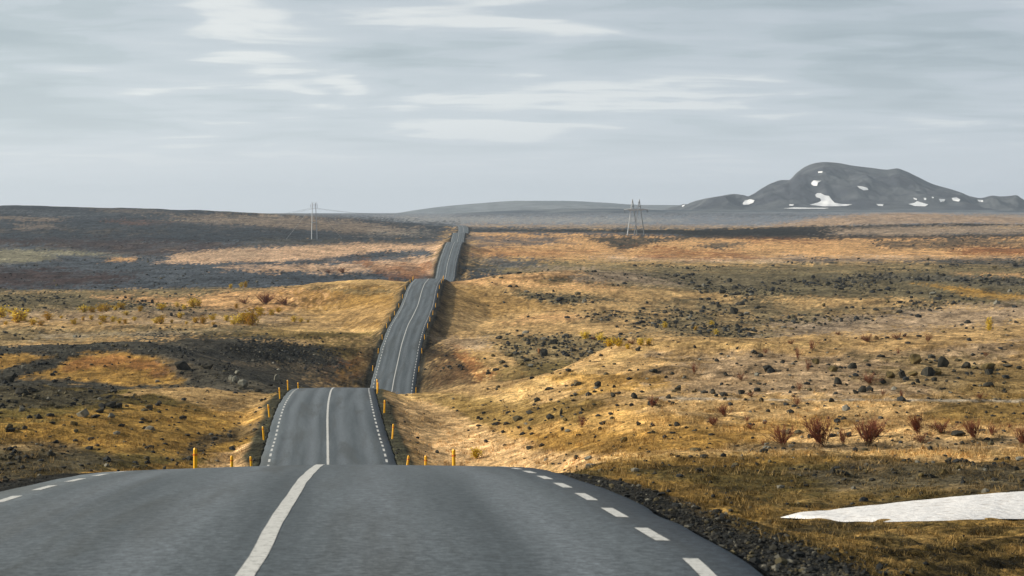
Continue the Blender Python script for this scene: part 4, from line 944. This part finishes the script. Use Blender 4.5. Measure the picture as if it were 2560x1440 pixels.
SMALL = {
 'stones scattered on the tan slope': (r7, [(630,470,40,22),(420,575,36,25),(172,575,30,22),(440,645,45,18),(490,648,30,18),(72,720,42,30),(370,712,22,26),(330,772,30,18),(405,862,20,12),(1540,875,30,16),(1085,905,35,12),(2340,830,30,16),(670,537,26,22),(1140,655,25,22),(1940,625,25,20),(2395,640,22,15),(785,1075,30,20),(2230,1025,60,24),(735,468,30,16),(575,470,20,14),(995,492,50,14),(2000,545,36,20),(1230,825,22,12),(2140,560,30,20),(300,497,20,12),(100,740,30,20),(170,765,30,20),(1080,455,30,14),(2430,505,80,24),(2520,518,50,22)]),
 'stones on the brown slope under the bright ridge': (r7, [(1300,1355,40,26),(1260,1330,45,30),(1910,1360,60,40),(1960,1270,60,40),(2100,1275,60,30),(2260,1330,50,40),(2430,1250,40,30),(2340,1250,40,22),(1740,1385,50,30),(1820,1390,60,30),(2030,1320,40,30),(2500,1330,50,30),(700,1330,50,20),(1600,1260,40,20),(2460,1390,50,26)]),
 'stones on the slope right of the second crest': (r6, [(1870,890,35,15),(1605,946,36,20),(1695,930,35,25),(1725,972,40,20),(905,1016,30,20),(1095,1016,30,20),(730,1147,30,20),(1000,1162,45,18),(960,1152,25,22),(1218,1146,28,18),(1313,1270,18,14),(1363,1272,14,12),(1220,1360,40,15),(730,1280,55,20),(570,1112,50,16),(1720,766,30,16),(2088,772,30,22),(1030,845,28,16),(1080,830,24,14),(940,890,22,10),(1315,855,24,18),(1345,900,50,16),(1510,890,40,14),(880,945,26,14),(950,1040,20,40),(980,1085,34,18),(890,1070,36,14),(1875,583,24,20),(1960,1142,20,12),(1455,1188,18,10),(1720,1212,16,10),(1560,1306,34,14),(2170,590,20,20),(1910,665,26,12)]),
 'lava lumps in the hollow beside the long rise': (r6, [(590,640,50,25),(680,700,30,20),(565,715,40,18),(710,668,50,16),(1030,605,50,18),(480,640,30,18),(640,580,30,20),(520,520,50,24),(680,505,20,18),(445,762,36,20),(740,710,40,16),(830,560,34,16),(960,560,30,20),(1160,600,34,16),(920,640,30,18)]),
 'dark rocks scattered over the ochre right of the long rise': (r6, [(595,160,36,15),(640,160,22,16),(555,272,20,16),(440,293,24,10),(370,295,18,10),(895,192,18,14),(1030,232,26,16),(1075,235,26,16),(1745,402,52,16),(1895,162,26,18),(1340,335,36,16),(1240,340,24,14),(1185,350,34,12),(720,370,20,12),(645,466,24,12),(1335,440,24,14)]),
 'lava blocks in the right-hand rubble field': (r6, [(2145,345,52,42),(2195,362,40,20),(2200,285,42,26),(2065,205,44,28),(2040,300,44,26),(1920,205,30,18),(2115,125,36,26),(2010,360,30,20),(1990,440,40,20),(2170,440,40,26),(1670,340,34,20),(1780,345,30,20)]),
 'lava blocks in the upper right rubble': (r3, [(310,235,50,30),(110,255,40,20),(360,280,36,24),(960,270,44,30),(1140,300,40,34),(1080,260,46,24),(1200,240,36,24),(1440,250,80,26),(320,370,40,20),(550,420,34,20),(650,330,40,22),(1085,408,36,24),(820,470,30,24),(425,540,36,36),(500,590,40,22),(730,555,50,22),(665,560,36,22),(850,570,36,24),(980,580,60,24),(1110,500,50,30),(1245,500,90,16),(1590,410,80,26),(1360,448,44,22),(1640,450,60,24),(1790,440,50,24),(1910,465,40,20),(1870,495,36,14),(1530,100,60,24),(1670,125,44,26),(1790,100,60,20),(2250,130,60,26),(2470,110,80,30),(300,80,30,22),(1535,45,34,24),(1700,210,50,26),(1640,195,30,26),(2140,290,60,26),(1980,320,40,20),(90,785,50,22),(130,770,30,18),(320,775,34,24),(440,735,34,24),(490,690,40,34),(430,665,40,20),(610,680,40,20),(1960,720,60,26),(1900,740,46,20),(1945,780,40,24),(1700,815,46,16),(1290,860,50,34),(990,890,50,40),(765,885,34,18),(440,905,36,22),(1105,880,50,20),(2480,715,50,26),(2420,695,40,16),(2020,775,30,24),(2360,790,30,20),(1825,755,30,16)]),
 'rocks in the left rubble behind yellow bushes': (rl, [(1600,515,50,22),(1635,518,34,24),(1550,520,30,20),(1480,490,30,18),(1410,475,40,22),(1320,475,30,16),(1270,580,34,20),(1480,580,30,18),(610,462,26,16),(560,480,20,16),(25,510,34,20),(275,510,30,16),(1610,415,30,16),(1760,425,30,14),(1850,412,30,16),(1400,410,30,20),(1270,395,26,16),(145,400,34,12),(360,855,44,20),(165,905,36,26),(255,945,40,34),(445,870,20,20),(640,840,40,14),(680,835,30,12),(840,915,50,26),(900,910,30,20),(720,950,40,26),(620,950,36,20),(1780,825,60,18),(1690,830,50,16),(2070,815,40,20),(2210,810,50,16),(1880,850,30,12),(1830,805,20,16),(2090,680,24,16),(1900,555,40,14),(2010,600,40,14)]),
 'stones on the dark rise left of the road': (r5, [(1180,387,40,22),(1210,392,36,18),(1085,355,30,14),(1290,390,30,16),(1335,400,36,14),(1430,395,36,20),(1240,395,20,16),(1150,385,20,16),(780,342,26,18),(1470,225,20,20),(1580,245,40,14),(1840,220,24,10),(1220,65,26,20),(1100,72,26,16),(900,350,20,10),(1060,355,26,12),(1100,210,30,18),(1030,190,24,18),(1005,170,24,14)]),
 'stones on the near left slope': (r5, [(935,486,24,14),(1157,447,16,10),(425,576,30,12),(315,634,25,12),(370,772,22,20),(520,792,40,15),(450,722,25,20),(420,702,15,20),(60,772,30,20),(130,312,26,26),(50,347,40,18),(20,722,22,12),(715,745,16,12),(185,690,16,14),(285,412,24,14),(205,400,34,14),(395,347,36,14),(340,350,30,14),(480,350,26,14),(420,375,20,12),(520,347,26,14),(365,685,20,10),(920,625,14,8),(1250,535,24,10),(720,495,24,14)]),
}
GLAB = {'stones scattered on the tan slope': 'small dark stone in the tan grass around the pale trail',
 'stones on the brown slope under the bright ridge': 'small weathered stone on the brown slope under the bright grassy ridge',
 'stones on the slope right of the second crest': 'small dark stone on the grassy slope beside the second crest',
 'lava lumps in the hollow beside the long rise': 'dark lava lump strewn in the hollow beside the long rise',
 'dark rocks scattered over the ochre right of the long rise': 'small black rock on the ochre flat beyond the hollow',
 'lava blocks in the right-hand rubble field': 'black lava block in the rubble field behind the tan ridge',
 'lava blocks in the upper right rubble': 'black lava block in the wide rubble band at far right',
 'rocks in the left rubble behind yellow bushes': 'dark rock in the rubble around the yellow bushes',
 'stones on the dark rise left of the road': 'dark stone on the dark rise below the yellow bushes',
 'stones on the near left slope': 'small dark stone on the olive slope beside the near road'}
LAND = [(lab, px_[0], px_[1]) for (px_, _k, lab) in NAMED]
SHORT = {}
for k, (lab, x, y) in enumerate(LAND):
    w_ = lab.split()
    cut = [i for i, t_ in enumerate(w_) if t_ in ('at','next','with','against','beside','just','alone','between','of','on','in','near','above','below','under','leaning','behind','sitting','touching','to','lying','perched','low','over','low','among','cut','topping','close','and','uphill','from') and i >= 2]
    SHORT[lab] = ' '.join(w_[:cut[0]]) if cut else lab
cnts = {}
for v_ in SHORT.values(): cnts[v_] = cnts.get(v_, 0) + 1
LAND = [(SHORT[l], x, y) for l, x, y in LAND if cnts[SHORT[l]] == 1]
LAND += [('tall yellow bush among stones', 2472, 826), ('short yellow hedge', 1540, 862), ('orange mound', 700, 755), ('tallest yellow bush', 629, 812), ('fork of the golden grass stripe', 2500, 745), ('top of the golden grass stripe', 2320, 710), ('second road crest', 935, 968), ('third road crest', 1100, 700), ('snow patch', 2250, 1250), ('leftmost yellow clump', 50, 800), ('top of the tan ridge', 1700, 858)]
used_labels = set()
def where_label(noun, x, y):
    c_ = sorted(LAND, key=lambda l: math.hypot(l[1] - x, (l[2] - y) * 1.6))
    for q in range(6):
        l = c_[q]; dx, dy = x - l[1], (y - l[2]); dist = math.hypot(dx, dy * 1.6)
        if abs(dy) * 2.2 < abs(dx): dr = 'left of' if dx < 0 else 'right of'
        elif abs(dx) < abs(dy) * .7: dr = 'behind' if dy < 0 else 'in front of'
        else: dr = ('behind and left of' if dx < 0 else 'behind and right of') if dy < 0 else ('in front and left of' if dx < 0 else 'in front and right of')
        for pre in (['just '] if dist < 40 else ['some way ']) if q < 5 else ['', 'well ', 'also ']:
            t_ = noun + ' ' + pre + dr + ' the ' + l[0]
            if t_ not in used_labels and len(t_.split()) <= 16: used_labels.add(t_); return t_
    return noun + ' in the open'
rr = random.Random(11); nrocks = 0; placed = []
def boulder(px_, kind, label, group=None, dmin=24):
    global nrocks
    x, y, w, h = px_
    p = hit1(x, y, dmin)
    if np.isnan(p[0]) or p[1] > 1500: return
    if abs(p[0] - float(RX(min(p[1], 1700)))) < 4.6: return
    sz = w * p[1] / F; hz_ = h * p[1] / F
    me_ = rr.choice(RM[kind]); zr = max(v.co.z for v in me_.vertices)
    sc_z = max(hz_ * 1.12 / (zr * 1.55), sz * .35)
    o = ob('boulder', me_, loc=(p[0], p[1] + sz * .15, hz(p[0], p[1]) + CZ + zr * sc_z * .5))
    o.scale = (sz * 1.05, sz * rr.uniform(.75, 1.05), sc_z); o.rotation_euler = (rr.uniform(-.15, .15), rr.uniform(-.15, .15), rr.uniform(-.5, .5) + rr.choice((0, math.pi)))
    o['label'] = label; o['category'] = 'boulder' if w > 14 else 'rock'
    if w <= 14: o.name = 'rock'
    if group: o['group'] = group
    nrocks += 1; placed.append((p[0], p[1], sz))
for px_, kd, lab in NAMED: boulder(px_, kd, lab)
for g, (fn, lst) in SMALL.items():
    for q_ in lst:
        if nrocks >= 296: break
        px_ = fn(*q_); boulder(px_, 'd' if rr.random() < .8 else rr.choice('oop'), where_label(('flat dark ' if px_[2] > 2.4 * px_[3] else 'peaked dark ' if px_[3] > .8 * px_[2] else 'dark ') + ('block' if px_[2] > 13 else 'stone' if px_[2] > 9 else 'small stone'), px_[0], px_[1]), g)
print('boulders', nrocks)

# loose stones nobody could count: one object
def ico():
    bm = bmesh.new(); bmesh.ops.create_icosphere(bm, subdivisions=1, radius=1)
    v = np.array([v.co[:] for v in bm.verts]); f = np.array([[q.index for q in ff.verts] for ff in bm.faces]); bm.free(); return v, f
IV, IF = ico(); rng = np.random.default_rng(4)
def smp(arr, X, Y):
    r = np.interp(Y, D, np.arange(len(D))); c_ = np.interp(X / wid(Y), S, np.arange(len(S)))
    return arr[np.clip(np.rint(r).astype(int), 0, len(D) - 1), np.clip(np.rint(c_).astype(int), 0, len(S) - 1)]
def scatter(n, ylo, yhi, weight, seed):
    r_ = np.random.default_rng(seed); x = r_.uniform(-60, 2620, n); y = r_.uniform(ylo, yhi, n)
    H = hit(x, y); ok = ~np.isnan(H[:, 0]); H = H[ok]
    o_ = np.abs(H[:, 0] - RX(np.clip(H[:, 1], 0, 1700)))
    k = (r_.random(len(H)) < weight(H)) & ((o_ > 3.98) | (H[:, 1] > 1700))
    return H[k]
def stones(H, size, colf, seed):
    r_ = np.random.default_rng(seed); n = len(H)
    vv = IV[None] * (1 + r_.uniform(-.28, .28, (n, len(IV), 1)))
    a = r_.uniform(0, 6.28, n); ca, sa = np.cos(a), np.sin(a)
    vx = vv[..., 0] * ca[:, None] - vv[..., 1] * sa[:, None] * r_.uniform(.6, 1, (n, 1)); vy = vv[..., 0] * sa[:, None] + vv[..., 1] * ca[:, None]
    V_ = np.stack([H[:, 0, None] + vx * size[:, None] / 2, H[:, 1, None] + vy * size[:, None] / 2, H[:, 2, None] + CZ + (vv[..., 2] * r_.uniform(.4, .8, (n, 1)) + .22) * size[:, None] / 2], -1)
    F_ = IF[None] + (np.arange(n) * len(IV))[:, None, None]
    return V_.reshape(-1, 3), F_.reshape(-1, 3), np.repeat(colf(n, r_), len(IV), 0)
def rockcol(n, r_):
    base_ = np.array([(.028, .030, .030), (.045, .043, .036), (.10, .085, .05), (.16, .15, .12)])
    return base_[r_.choice(4, n, p=(.45, .33, .15, .07))] * r_.uniform(.7, 1.3, (n, 1))
parts_ = []
H = scatter(60000, 600, 930, lambda H: np.clip(smp(RK, H[:, 0], H[:, 1]) - .12, 0, 1) * (H[:, 1] > 230) * np.clip(vnoise(H[:, 0] / 14, H[:, 1] / 40, 5) * 2.2 - .6, 0, 1), 21)
sz = np.clip(rng.lognormal(-.75, .6, len(H)), .2, 1.7) * np.clip(H[:, 1] / 450, .55, 1.1) * np.where(H[:, 0] < RX(np.clip(H[:, 1], 0, 1700)), .7, 1); parts_.append(stones(H, sz, rockcol, 1)); print('stones far', len(H))
def in_snow(H):
    x, y = proj(H[:, 0], H[:, 1], H[:, 2])
    return (x > 1935) & (y > np.interp(x, [1952, 2060, 2250, 2400, 2560, 2800], [1289, 1274, 1252, 1236, 1224, 1210])) & (y < np.interp(x, [1952, 2080, 2300, 2560, 2800], [1300, 1311, 1313, 1307, 1299]))
H = scatter(20000, 830, 1290, lambda H: np.clip(smp(RK, H[:, 0], H[:, 1]) + .03, 0, 1) * .6 * (H[:, 1] < 300) * np.clip((H[:, 1] - 30) / 60, .25, 1) * ~in_snow(H), 22)
sz = np.clip(rng.lognormal(-1.6, .5, len(H)), .08, .6) * np.clip(H[:, 1] / 110, .35, 1.3); parts_.append(stones(H, sz, rockcol, 2)); print('stones near', len(H))
def vergew(H):
    o_ = H[:, 0] - RX(H[:, 1]); return ((o_ > 4.0) & (o_ < 12) & (H[:, 1] < 75)) * np.clip(1.2 - (o_ - 4.0) / 3.2, .05, 1) + ((o_ < -4.3) & (o_ > -6.5) & (H[:, 1] < 75)) * .5
H = scatter(36000, 1150, 1440, vergew, 23)
H = H[~in_snow(H)]; H[:, 2] = np.where(np.abs(H[:, 0] - RX(H[:, 1])) < 4.7, np.maximum(H[:, 2], RZ(H[:, 1]) - .19), H[:, 2])
sz = np.clip(rng.lognormal(-3.75, .6, len(H)), .01, .13); parts_.append(stones(H, sz, lambda n, r_: rockcol(n, r_) * .85, 3)); print('verge', len(H))
o_ = 0; vs, fs, cs = [], [], []
for V_, F_, C_ in parts_: vs.append(V_); fs.append(F_ + o_); cs.append(C_); o_ += len(V_)
me = mesh_np('loose_stones', np.vstack(vs), np.vstack(fs), m_rubble, False); add_col(me, 'soil', np.vstack(cs)); ob('loose_stones', me, kind='stuff')

# ------------------------------------------------------------------ dry grass: real blades, one object
def tufts(H, size, col, nb, seed):
    r_ = np.random.default_rng(seed); n = len(H)
    P = np.repeat(H, nb, 0); s_ = np.repeat(size, nb); m_ = len(P)
    a = r_.uniform(0, 6.28, m_); rad = r_.uniform(0, .8, m_) * s_
    bx = P[:, 0] + np.cos(a) * rad; by = P[:, 1] + np.sin(a) * rad; bz = P[:, 2] + CZ - .02
    hh = s_ * r_.uniform(.35, .9, m_); ln = r_.uniform(.2, .9, m_) * hh; la = r_.uniform(0, 6.28, m_); w = s_ * r_.uniform(.03, .07, m_)
    pa = r_.uniform(-.8, .8, m_)
    A = np.stack([bx - w * np.cos(pa), by - w * np.sin(pa), bz], -1); B = np.stack([bx + w * np.cos(pa), by + w * np.sin(pa), bz], -1)
    T_ = np.stack([bx + np.cos(la) * ln, by + np.sin(la) * ln, bz + hh], -1)
    V_ = np.stack([A, B, T_], 1).reshape(-1, 3); F_ = np.arange(len(V_)).reshape(-1, 3)
    C_ = np.repeat(np.repeat(col, nb, 0) * r_.uniform(.6, 1.35, (m_, 1)), 3, 0)
    return V_, F_, C_
def grasscol(H, seed, straw=(.50, .34, .15)):
    r_ = np.random.default_rng(seed); g = smp(C, H[:, 0], H[:, 1]); k = r_.uniform(.1, .75, (len(H), 1))
    return np.clip(g * (1 - k) * 1.1 + np.array(straw) * k * .8, 0, .8)
gp = []
H = scatter(44000, 1120, 1440, lambda H: np.clip(smp(GR, H[:, 0], H[:, 1]) * 1.2, 0, 1) * (H[:, 1] < 100) * ~in_snow(H) * np.clip(vnoise(H[:, 0] / .5, H[:, 1] / .5, 15) * 2.6 - .6, 0, 1), 31)
print('grass near', len(H)); gp.append(tufts(H, np.clip(rng.lognormal(-2.5, .4, len(H)), .04, .2) * np.clip(H[:, 1] / 35, .7, 1.4), grasscol(H, 1, (.42, .29, .12)), 11, 1))
H = scatter(34000, 850, 1190, lambda H: np.clip(smp(GR, H[:, 0], H[:, 1]), 0, 1) * (H[:, 1] > 60) * (H[:, 1] < 260) * np.clip(vnoise(H[:, 0] / 2, H[:, 1] / 2, 16) * 2.2 - .5, 0, 1), 32)
print('grass mid', len(H)); gp.append(tufts(H, np.clip(rng.lognormal(-1.6, .35, len(H)), .08, .4), grasscol(H, 2), 7, 2))
o_ = 0; vs, fs, cs = [], [], []
for V_, F_, C_ in gp: vs.append(V_); fs.append(F_ + o_); cs.append(C_); o_ += len(V_)
me = mesh_np('dry_grass', np.vstack(vs), np.vstack(fs), m_attr, False); add_col(me, 'soil', np.vstack(cs)); ob('dry_grass', me, kind='stuff')

# ------------------------------------------------------------------ shrubs
def red_shrub(seed, stems, lean, spread):
    r = random.Random(seed); b1 = bmesh.new(); b2 = bmesh.new()
    for k in range(stems):
        a = r.uniform(0, 6.28); sp2 = abs(r.gauss(0, spread)); p = Vector((r.uniform(-.05, .05), r.uniform(-.05, .05), -.03))
        dr = Vector((math.cos(a) * sp2 + lean, math.sin(a) * sp2, 1)).normalized(); ln = r.uniform(.55, 1.0) / 4
        rad = .012
        for q in range(4):
            nd = (dr + Vector((r.gauss(0, .17), r.gauss(0, .17), .06))).normalized(); e = p + nd * ln
            tube(b1 if q < 1 else b2, p, e, rad, 3, rad * .7)
            if q >= 1:
                for z in range(6):
                    td = (nd + Vector((r.gauss(0, .4), r.gauss(0, .4), .25))).normalized(); st = p.lerp(e, r.random())
                    tube(b2, st, st + td * r.uniform(.10, .24), .005, 3, .002)
            p, dr, rad = e, nd, rad * .7
    return bm_mesh('stems', b1, m_stem), bm_mesh('twigs', b2, m_twig)
RS = [red_shrub(1, 34, -.15, .42), red_shrub(2, 44, -.32, .36), red_shrub(3, 48, .05, .42), red_shrub(4, 20, 0, .36), red_shrub(5, 18, .1, .5), red_shrub(6, 30, -.1, .65)]
def shrub(x, y, h, w, var, label, group):
    p = hit1(x, y, 24)
    if np.isnan(p[0]): return
    k = h * p[1] / F; kw = k * np.clip((w / h) / .75, .6, 1.9) * 1.3
    o = ob('bare_shrub', None, loc=(p[0], p[1], p[2] + CZ), label=label, category='shrub', group=group); o.rotation_euler = (0, 0, rr.uniform(-.4, .4)); o.scale = (kw, kw * rr.uniform(.7, 1.1), k * .92)
    ob('stems', RS[var][0], o); ob('twigs', RS[var][1], o)
q7 = lambda x, y: (1760 + x / 3.2, 760 + y / 3.2)
BIG = [(640,1142,205,150,0,'airy red-brown bare shrub at the near end of the shrub row'), (950,1145,280,190,1,'tall dense red bare shrub leaning over a dark stone'),
 (1110,1122,165,90,3,'thin bare shrub next to the blocky dark stone'), (1315,1128,250,170,2,'tall dark red shrub on a single visible stem'),
 (1375,1060,190,100,3,'lighter red shrub just behind the single-stemmed one'), (1715,1040,180,110,1,'dense red shrub rising above the straw grass'),
 (1745,1112,95,110,5,'low spreading brown shrub beneath the dense red one'), (1905,1032,115,200,5,'wide thin shrub over the long low rock'),
 (2170,1085,185,120,1,'dark leaning shrub among the dark rocks near the picture edge'), (2305,1052,115,90,3,'small bare shrub behind the dark leaning one'),
 (2545,1135,195,100,2,'dark shrub cut by the right edge of the picture')]
for x, y, h, w, v_, lab in BIG: shrub(*q7(x, y), h / 3.2, w / 3.2, v_, lab, 'row of bare red shrubs on the right slope')
SM = [(865,370,100,70,3,'reddest small shrub standing on the tan ridge'),(750,445,120,50,3,'thin pinkish shrub on the upper tan slope'),(830,537,115,50,4,'narrow red shrub below the golden-faced rock'),(490,397,50,60,4,'small reddish bush above the dark rock near the ridge'),
 (1330,642,110,95,5,'round thin bare shrub between the boulders and the close pair'),(300,612,70,60,5,'faint pinkish shrub at the left of the tan slope'),(760,692,80,60,4,'sparse brown shrub alone above the pale trail'),(160,902,115,70,3,'bare shrub below the pale trail beside gold grass'),
 (75,972,80,70,5,'low brown shrub at the edge of the gold grass'),(340,945,70,60,4,'faint bare shrub above another low one'),(375,1002,60,60,5,'low twiggy bush under the faint shrub'),(740,812,85,80,4,'orange-brown shrub just under the pale trail'),
 (1580,752,80,40,3,'thin upright shrub on the pale trail'),(1430,732,60,50,4,'faint red shrub above the pale trail'),(2215,760,60,60,5,'small dark shrub above the pale trail near the picture edge'),(1310,302,70,110,5,'red bush in the stone line above the ridge'),
 (1550,285,60,120,5,'wide red bush in the stone line next to a yellow one'),(1790,302,80,70,4,'upright red bush at the end of the stone line'),(1075,247,32,50,5,'small dark red bush above the stone line'),(1550,402,60,40,4,'pale thin shrub under the stone line'),
 (485,962,40,40,4,'tiny shrub left of the airy red-brown one'),(470,1132,50,40,4,'tiny shrub on the bright ridge'),(380,742,50,60,5,'reddish tuft beside the lumpy rock'),(2250,422,50,60,4,'faint shrub above the boulder cluster'),(2440,992,45,50,4,'small faint shrub before the edge shrub'),(700,320,40,60,5,'flat red bush on the ridge line')]
for x, y, h, w, v_, lab in SM: shrub(*q7(x, y), h / 3.2, w / 3.2, v_, lab, 'small bare shrubs scattered on the right slope')
q6 = lambda x, y: (1060 + x / 2.769, 660 + y / 2.769)
for x, y, h, w, v_, lab in [(1090,1132,95,70,4,'brownish bare shrub in the hollow above the wide dark rock'),(1580,992,100,60,3,'red stemmed shrub by the black hump-backed rocks'),(2080,1052,90,70,5,'vase-shaped thin shrub at the end of the pale streak'),(1870,762,95,40,3,'tall faint red shrub near the flat double rock'),(2000,1112,60,70,4,'small orange shrub below the vase-shaped one')]:
    shrub(*q6(x, y), h / 2.769, w / 2.769, v_, lab, 'small bare shrubs scattered on the right slope')
q1 = lambda x, y: (x / 2.844, 440 + y / 2.844)
for x, y, h, w, v_, lab in [(1740,907,50,80,5,'low purple-brown shrub on the orange mound'),(1885,912,95,95,2,'tallest purple-brown shrub on the orange mound'),(2030,917,70,100,5,'wide purple-brown shrub on the orange mound'),(2440,690,50,60,5,'dark shrub on the far orange strip'),(2340,690,30,60,5,'low dark shrub on the far orange strip')]:
    shrub(*q1(x, y), h / 2.844, w / 2.844, v_, lab, 'purple-brown shrubs on the orange grass')
# yellow bushes: stems and a crown of small leaf faces
def yellow_bush(seed):
    r = random.Random(seed); b1 = bmesh.new(); b2 = bmesh.new(); tips = []
    for k in range(13):
        a = r.uniform(0, 6.28); sp2 = r.uniform(0, .62); p = Vector((0, 0, -.03)); e = Vector((math.cos(a) * sp2 * .6, math.sin(a) * sp2 * .6, r.uniform(.55, .98)))
        tube(b1, p, e, .014, 3, .004)
        for q in range(34):
            t_ = r.uniform(.12, 1); c_ = p.lerp(e, t_) + Vector((r.gauss(0, .09), r.gauss(0, .09), r.gauss(0, .05)))
            s_ = r.uniform(.03, .065); n1_ = Vector((r.gauss(0, 1), r.gauss(0, 1), r.gauss(0, 1))).normalized(); n2_ = n1_.orthogonal().normalized()
            vs_ = [b2.verts.new(c_ + n1_ * s_), b2.verts.new(c_ + n2_ * s_ * .6), b2.verts.new(c_ - n1_ * s_), b2.verts.new(c_ - n2_ * s_ * .6)]; b2.faces.new(vs_)
    return bm_mesh('stems', b1, m_stem), bm_mesh('foliage', b2, m_yleaf)
YB = [yellow_bush(k + 40) for k in range(5)]
def ybush(x, y, h, label, group, wf=1.0):
    p = hit1(x, y, 60)
    if np.isnan(p[0]): return
    k = h * p[1] / F * 1.05; v_ = rr.randrange(5)
    o = ob('yellow_bush', None, loc=(p[0], p[1], p[2] + CZ), label=label, category='bush', group=group); o.rotation_euler = (0, 0, rr.uniform(0, 6.28)); o.scale = (k * wf, k * wf, k)
    ob('stems', YB[v_][0], o); ob('foliage', YB[v_][1], o)
YL = [(10,1005,95),(125,1040,100),(170,1030,65),(70,975,30),(200,970,32),(235,1057,50),(290,1062,46),(340,1025,64),(435,1012,22),(525,1055,44),(600,970,62),(655,970,52),(715,965,55),(755,965,60),(865,945,58),(820,955,38),(590,1027,32),(650,1022,38),(735,1035,58),(805,1037,46),(850,1047,40),(890,1050,38),(900,990,38),(995,962,42),(1145,955,62),(1110,1050,45),(1145,1050,62),(1220,1045,28),(1260,932,38),(1280,1010,42),(1310,947,36),(1370,935,70),(1410,925,50),(1390,1045,50),(1445,1050,62),(1510,1027,48),(1610,1030,48),(1660,1055,42),(1700,1050,72),(1740,1050,80),(1790,1062,125),(1850,985,55),(1930,990,45),(1980,970,42),(2090,1037,48),(2140,1040,32),(2190,1042,22),(955,1030,32),(1325,1052,22),(1515,1060,28),(40,1058,30),(715,1058,22),(1680,940,35)]
YN = {0: 'yellow-green bush cut by the left edge of the picture', 1: 'biggest yellow bush of the leftmost clump', 2: 'lower yellow bush leaning on the biggest of its clump', 10: 'round yellow bush at the head of the upper row', 11: 'second round yellow bush in the upper row', 12: 'left half of the widest yellow bush in the upper row', 13: 'right half of the widest yellow bush in the upper row', 7: 'slim yellow bush alone between two low ones', 18: 'bushy yellow shrub in the middle of the lower row', 24: 'full yellow bush in front of dark rubble', 26: 'full yellow bush low in the middle of the plain', 31: 'tall yellow bush at the near edge of the orange mound', 39: 'yellow bush left of the tallest one', 40: 'tallest yellow bush below the orange mound', 43: 'yellow bush at the foot of the orange slope', 44: 'last large yellow bush towards the road'}
for k, (x, y, h) in enumerate(YL): ybush(*q1(x, y), h / 2.844, YN[k] if k in YN else where_label('small yellow bush' if h < 45 else 'yellow bush', x / 2.844, 440 + y / 2.844), 'yellow bushes on the left plain', 1.9)
ybush(*q1(1745, 792), 17, 'yellow-brown bush on the edge of the slate flat', 'yellow-brown bushes by the slate flat', 1.4); ybush(*q1(1715, 794), 13, 'smaller yellow-brown bush beside a larger one on slate', 'yellow-brown bushes by the slate flat', 1.4); ybush(*q1(1640, 797), 11, 'low brownish bush apart from the yellow-brown pair', 'yellow-brown bushes by the slate flat', 1.6)
YR = [(1120,517,62,'first yellow bush at the left end of the short hedge'),(1220,532,56,'yellow bush with a broad crown in the short hedge'),(1285,572,66,'yellow bush lowest in front of the hedge'),(1350,572,66,'yellow bush before reddish twigs in the hedge'),(1410,587,36,'small yellow bush under the hedge'),(1500,562,56,'yellow bush near the ridge end of the hedge'),(1555,562,50,'last yellow bush where the hedge meets the ridge'),(1670,442,46,'pale yellow bush in the right rubble'),(1880,462,36,'small yellow bush alone in the right rubble'),(1995,432,42,'yellow bush above a darker one in the rubble'),(2025,492,42,'darker yellow bush low in the rubble'),(360,1345,80,'ochre weedy bush beside the road crest')]
for x, y, h, lab in YR: ybush(*q6(x, y), h / 2.769, lab, 'yellow bushes right of the road', 1.8)
ybush(*q7(2280, 212), 34, 'tall yellow bush standing among stones near the picture edge', 'yellow bushes right of the road', 1.0)
for x, y, h, w, lb in [(1180,525,30,60,'left end'),(1330,545,45,90,'middle'),(1440,555,40,80,'ridge end')]: shrub(*q6(x, y), h / 2.769, w / 2.769, 5, 'reddish twigs growing through the %s of the short yellow hedge' % lb, 'reddish twigs in the hedge')

# ------------------------------------------------------------------ air
bm = bmesh.new(); box(bm, -9000, 9000, -400, 10500, CZ - 55, CZ + 150)
mh = bpy.data.materials.new('haze'); mh.use_nodes = True; t = mh.node_tree; t.nodes.clear()
o_n = t.nodes.new('ShaderNodeOutputMaterial'); pv = t.nodes.new('ShaderNodeVolumePrincipled'); t.links.new(pv.outputs[0], o_n.inputs['Volume'])
pv.inputs['Color'].default_value = (0.74, 0.86, 1.0, 1); pv.inputs['Density'].default_value = 6.0e-5; pv.inputs['Anisotropy'].default_value = 0.1
hzo = ob('haze', bm_mesh('haze', bm, mh), kind='stuff')
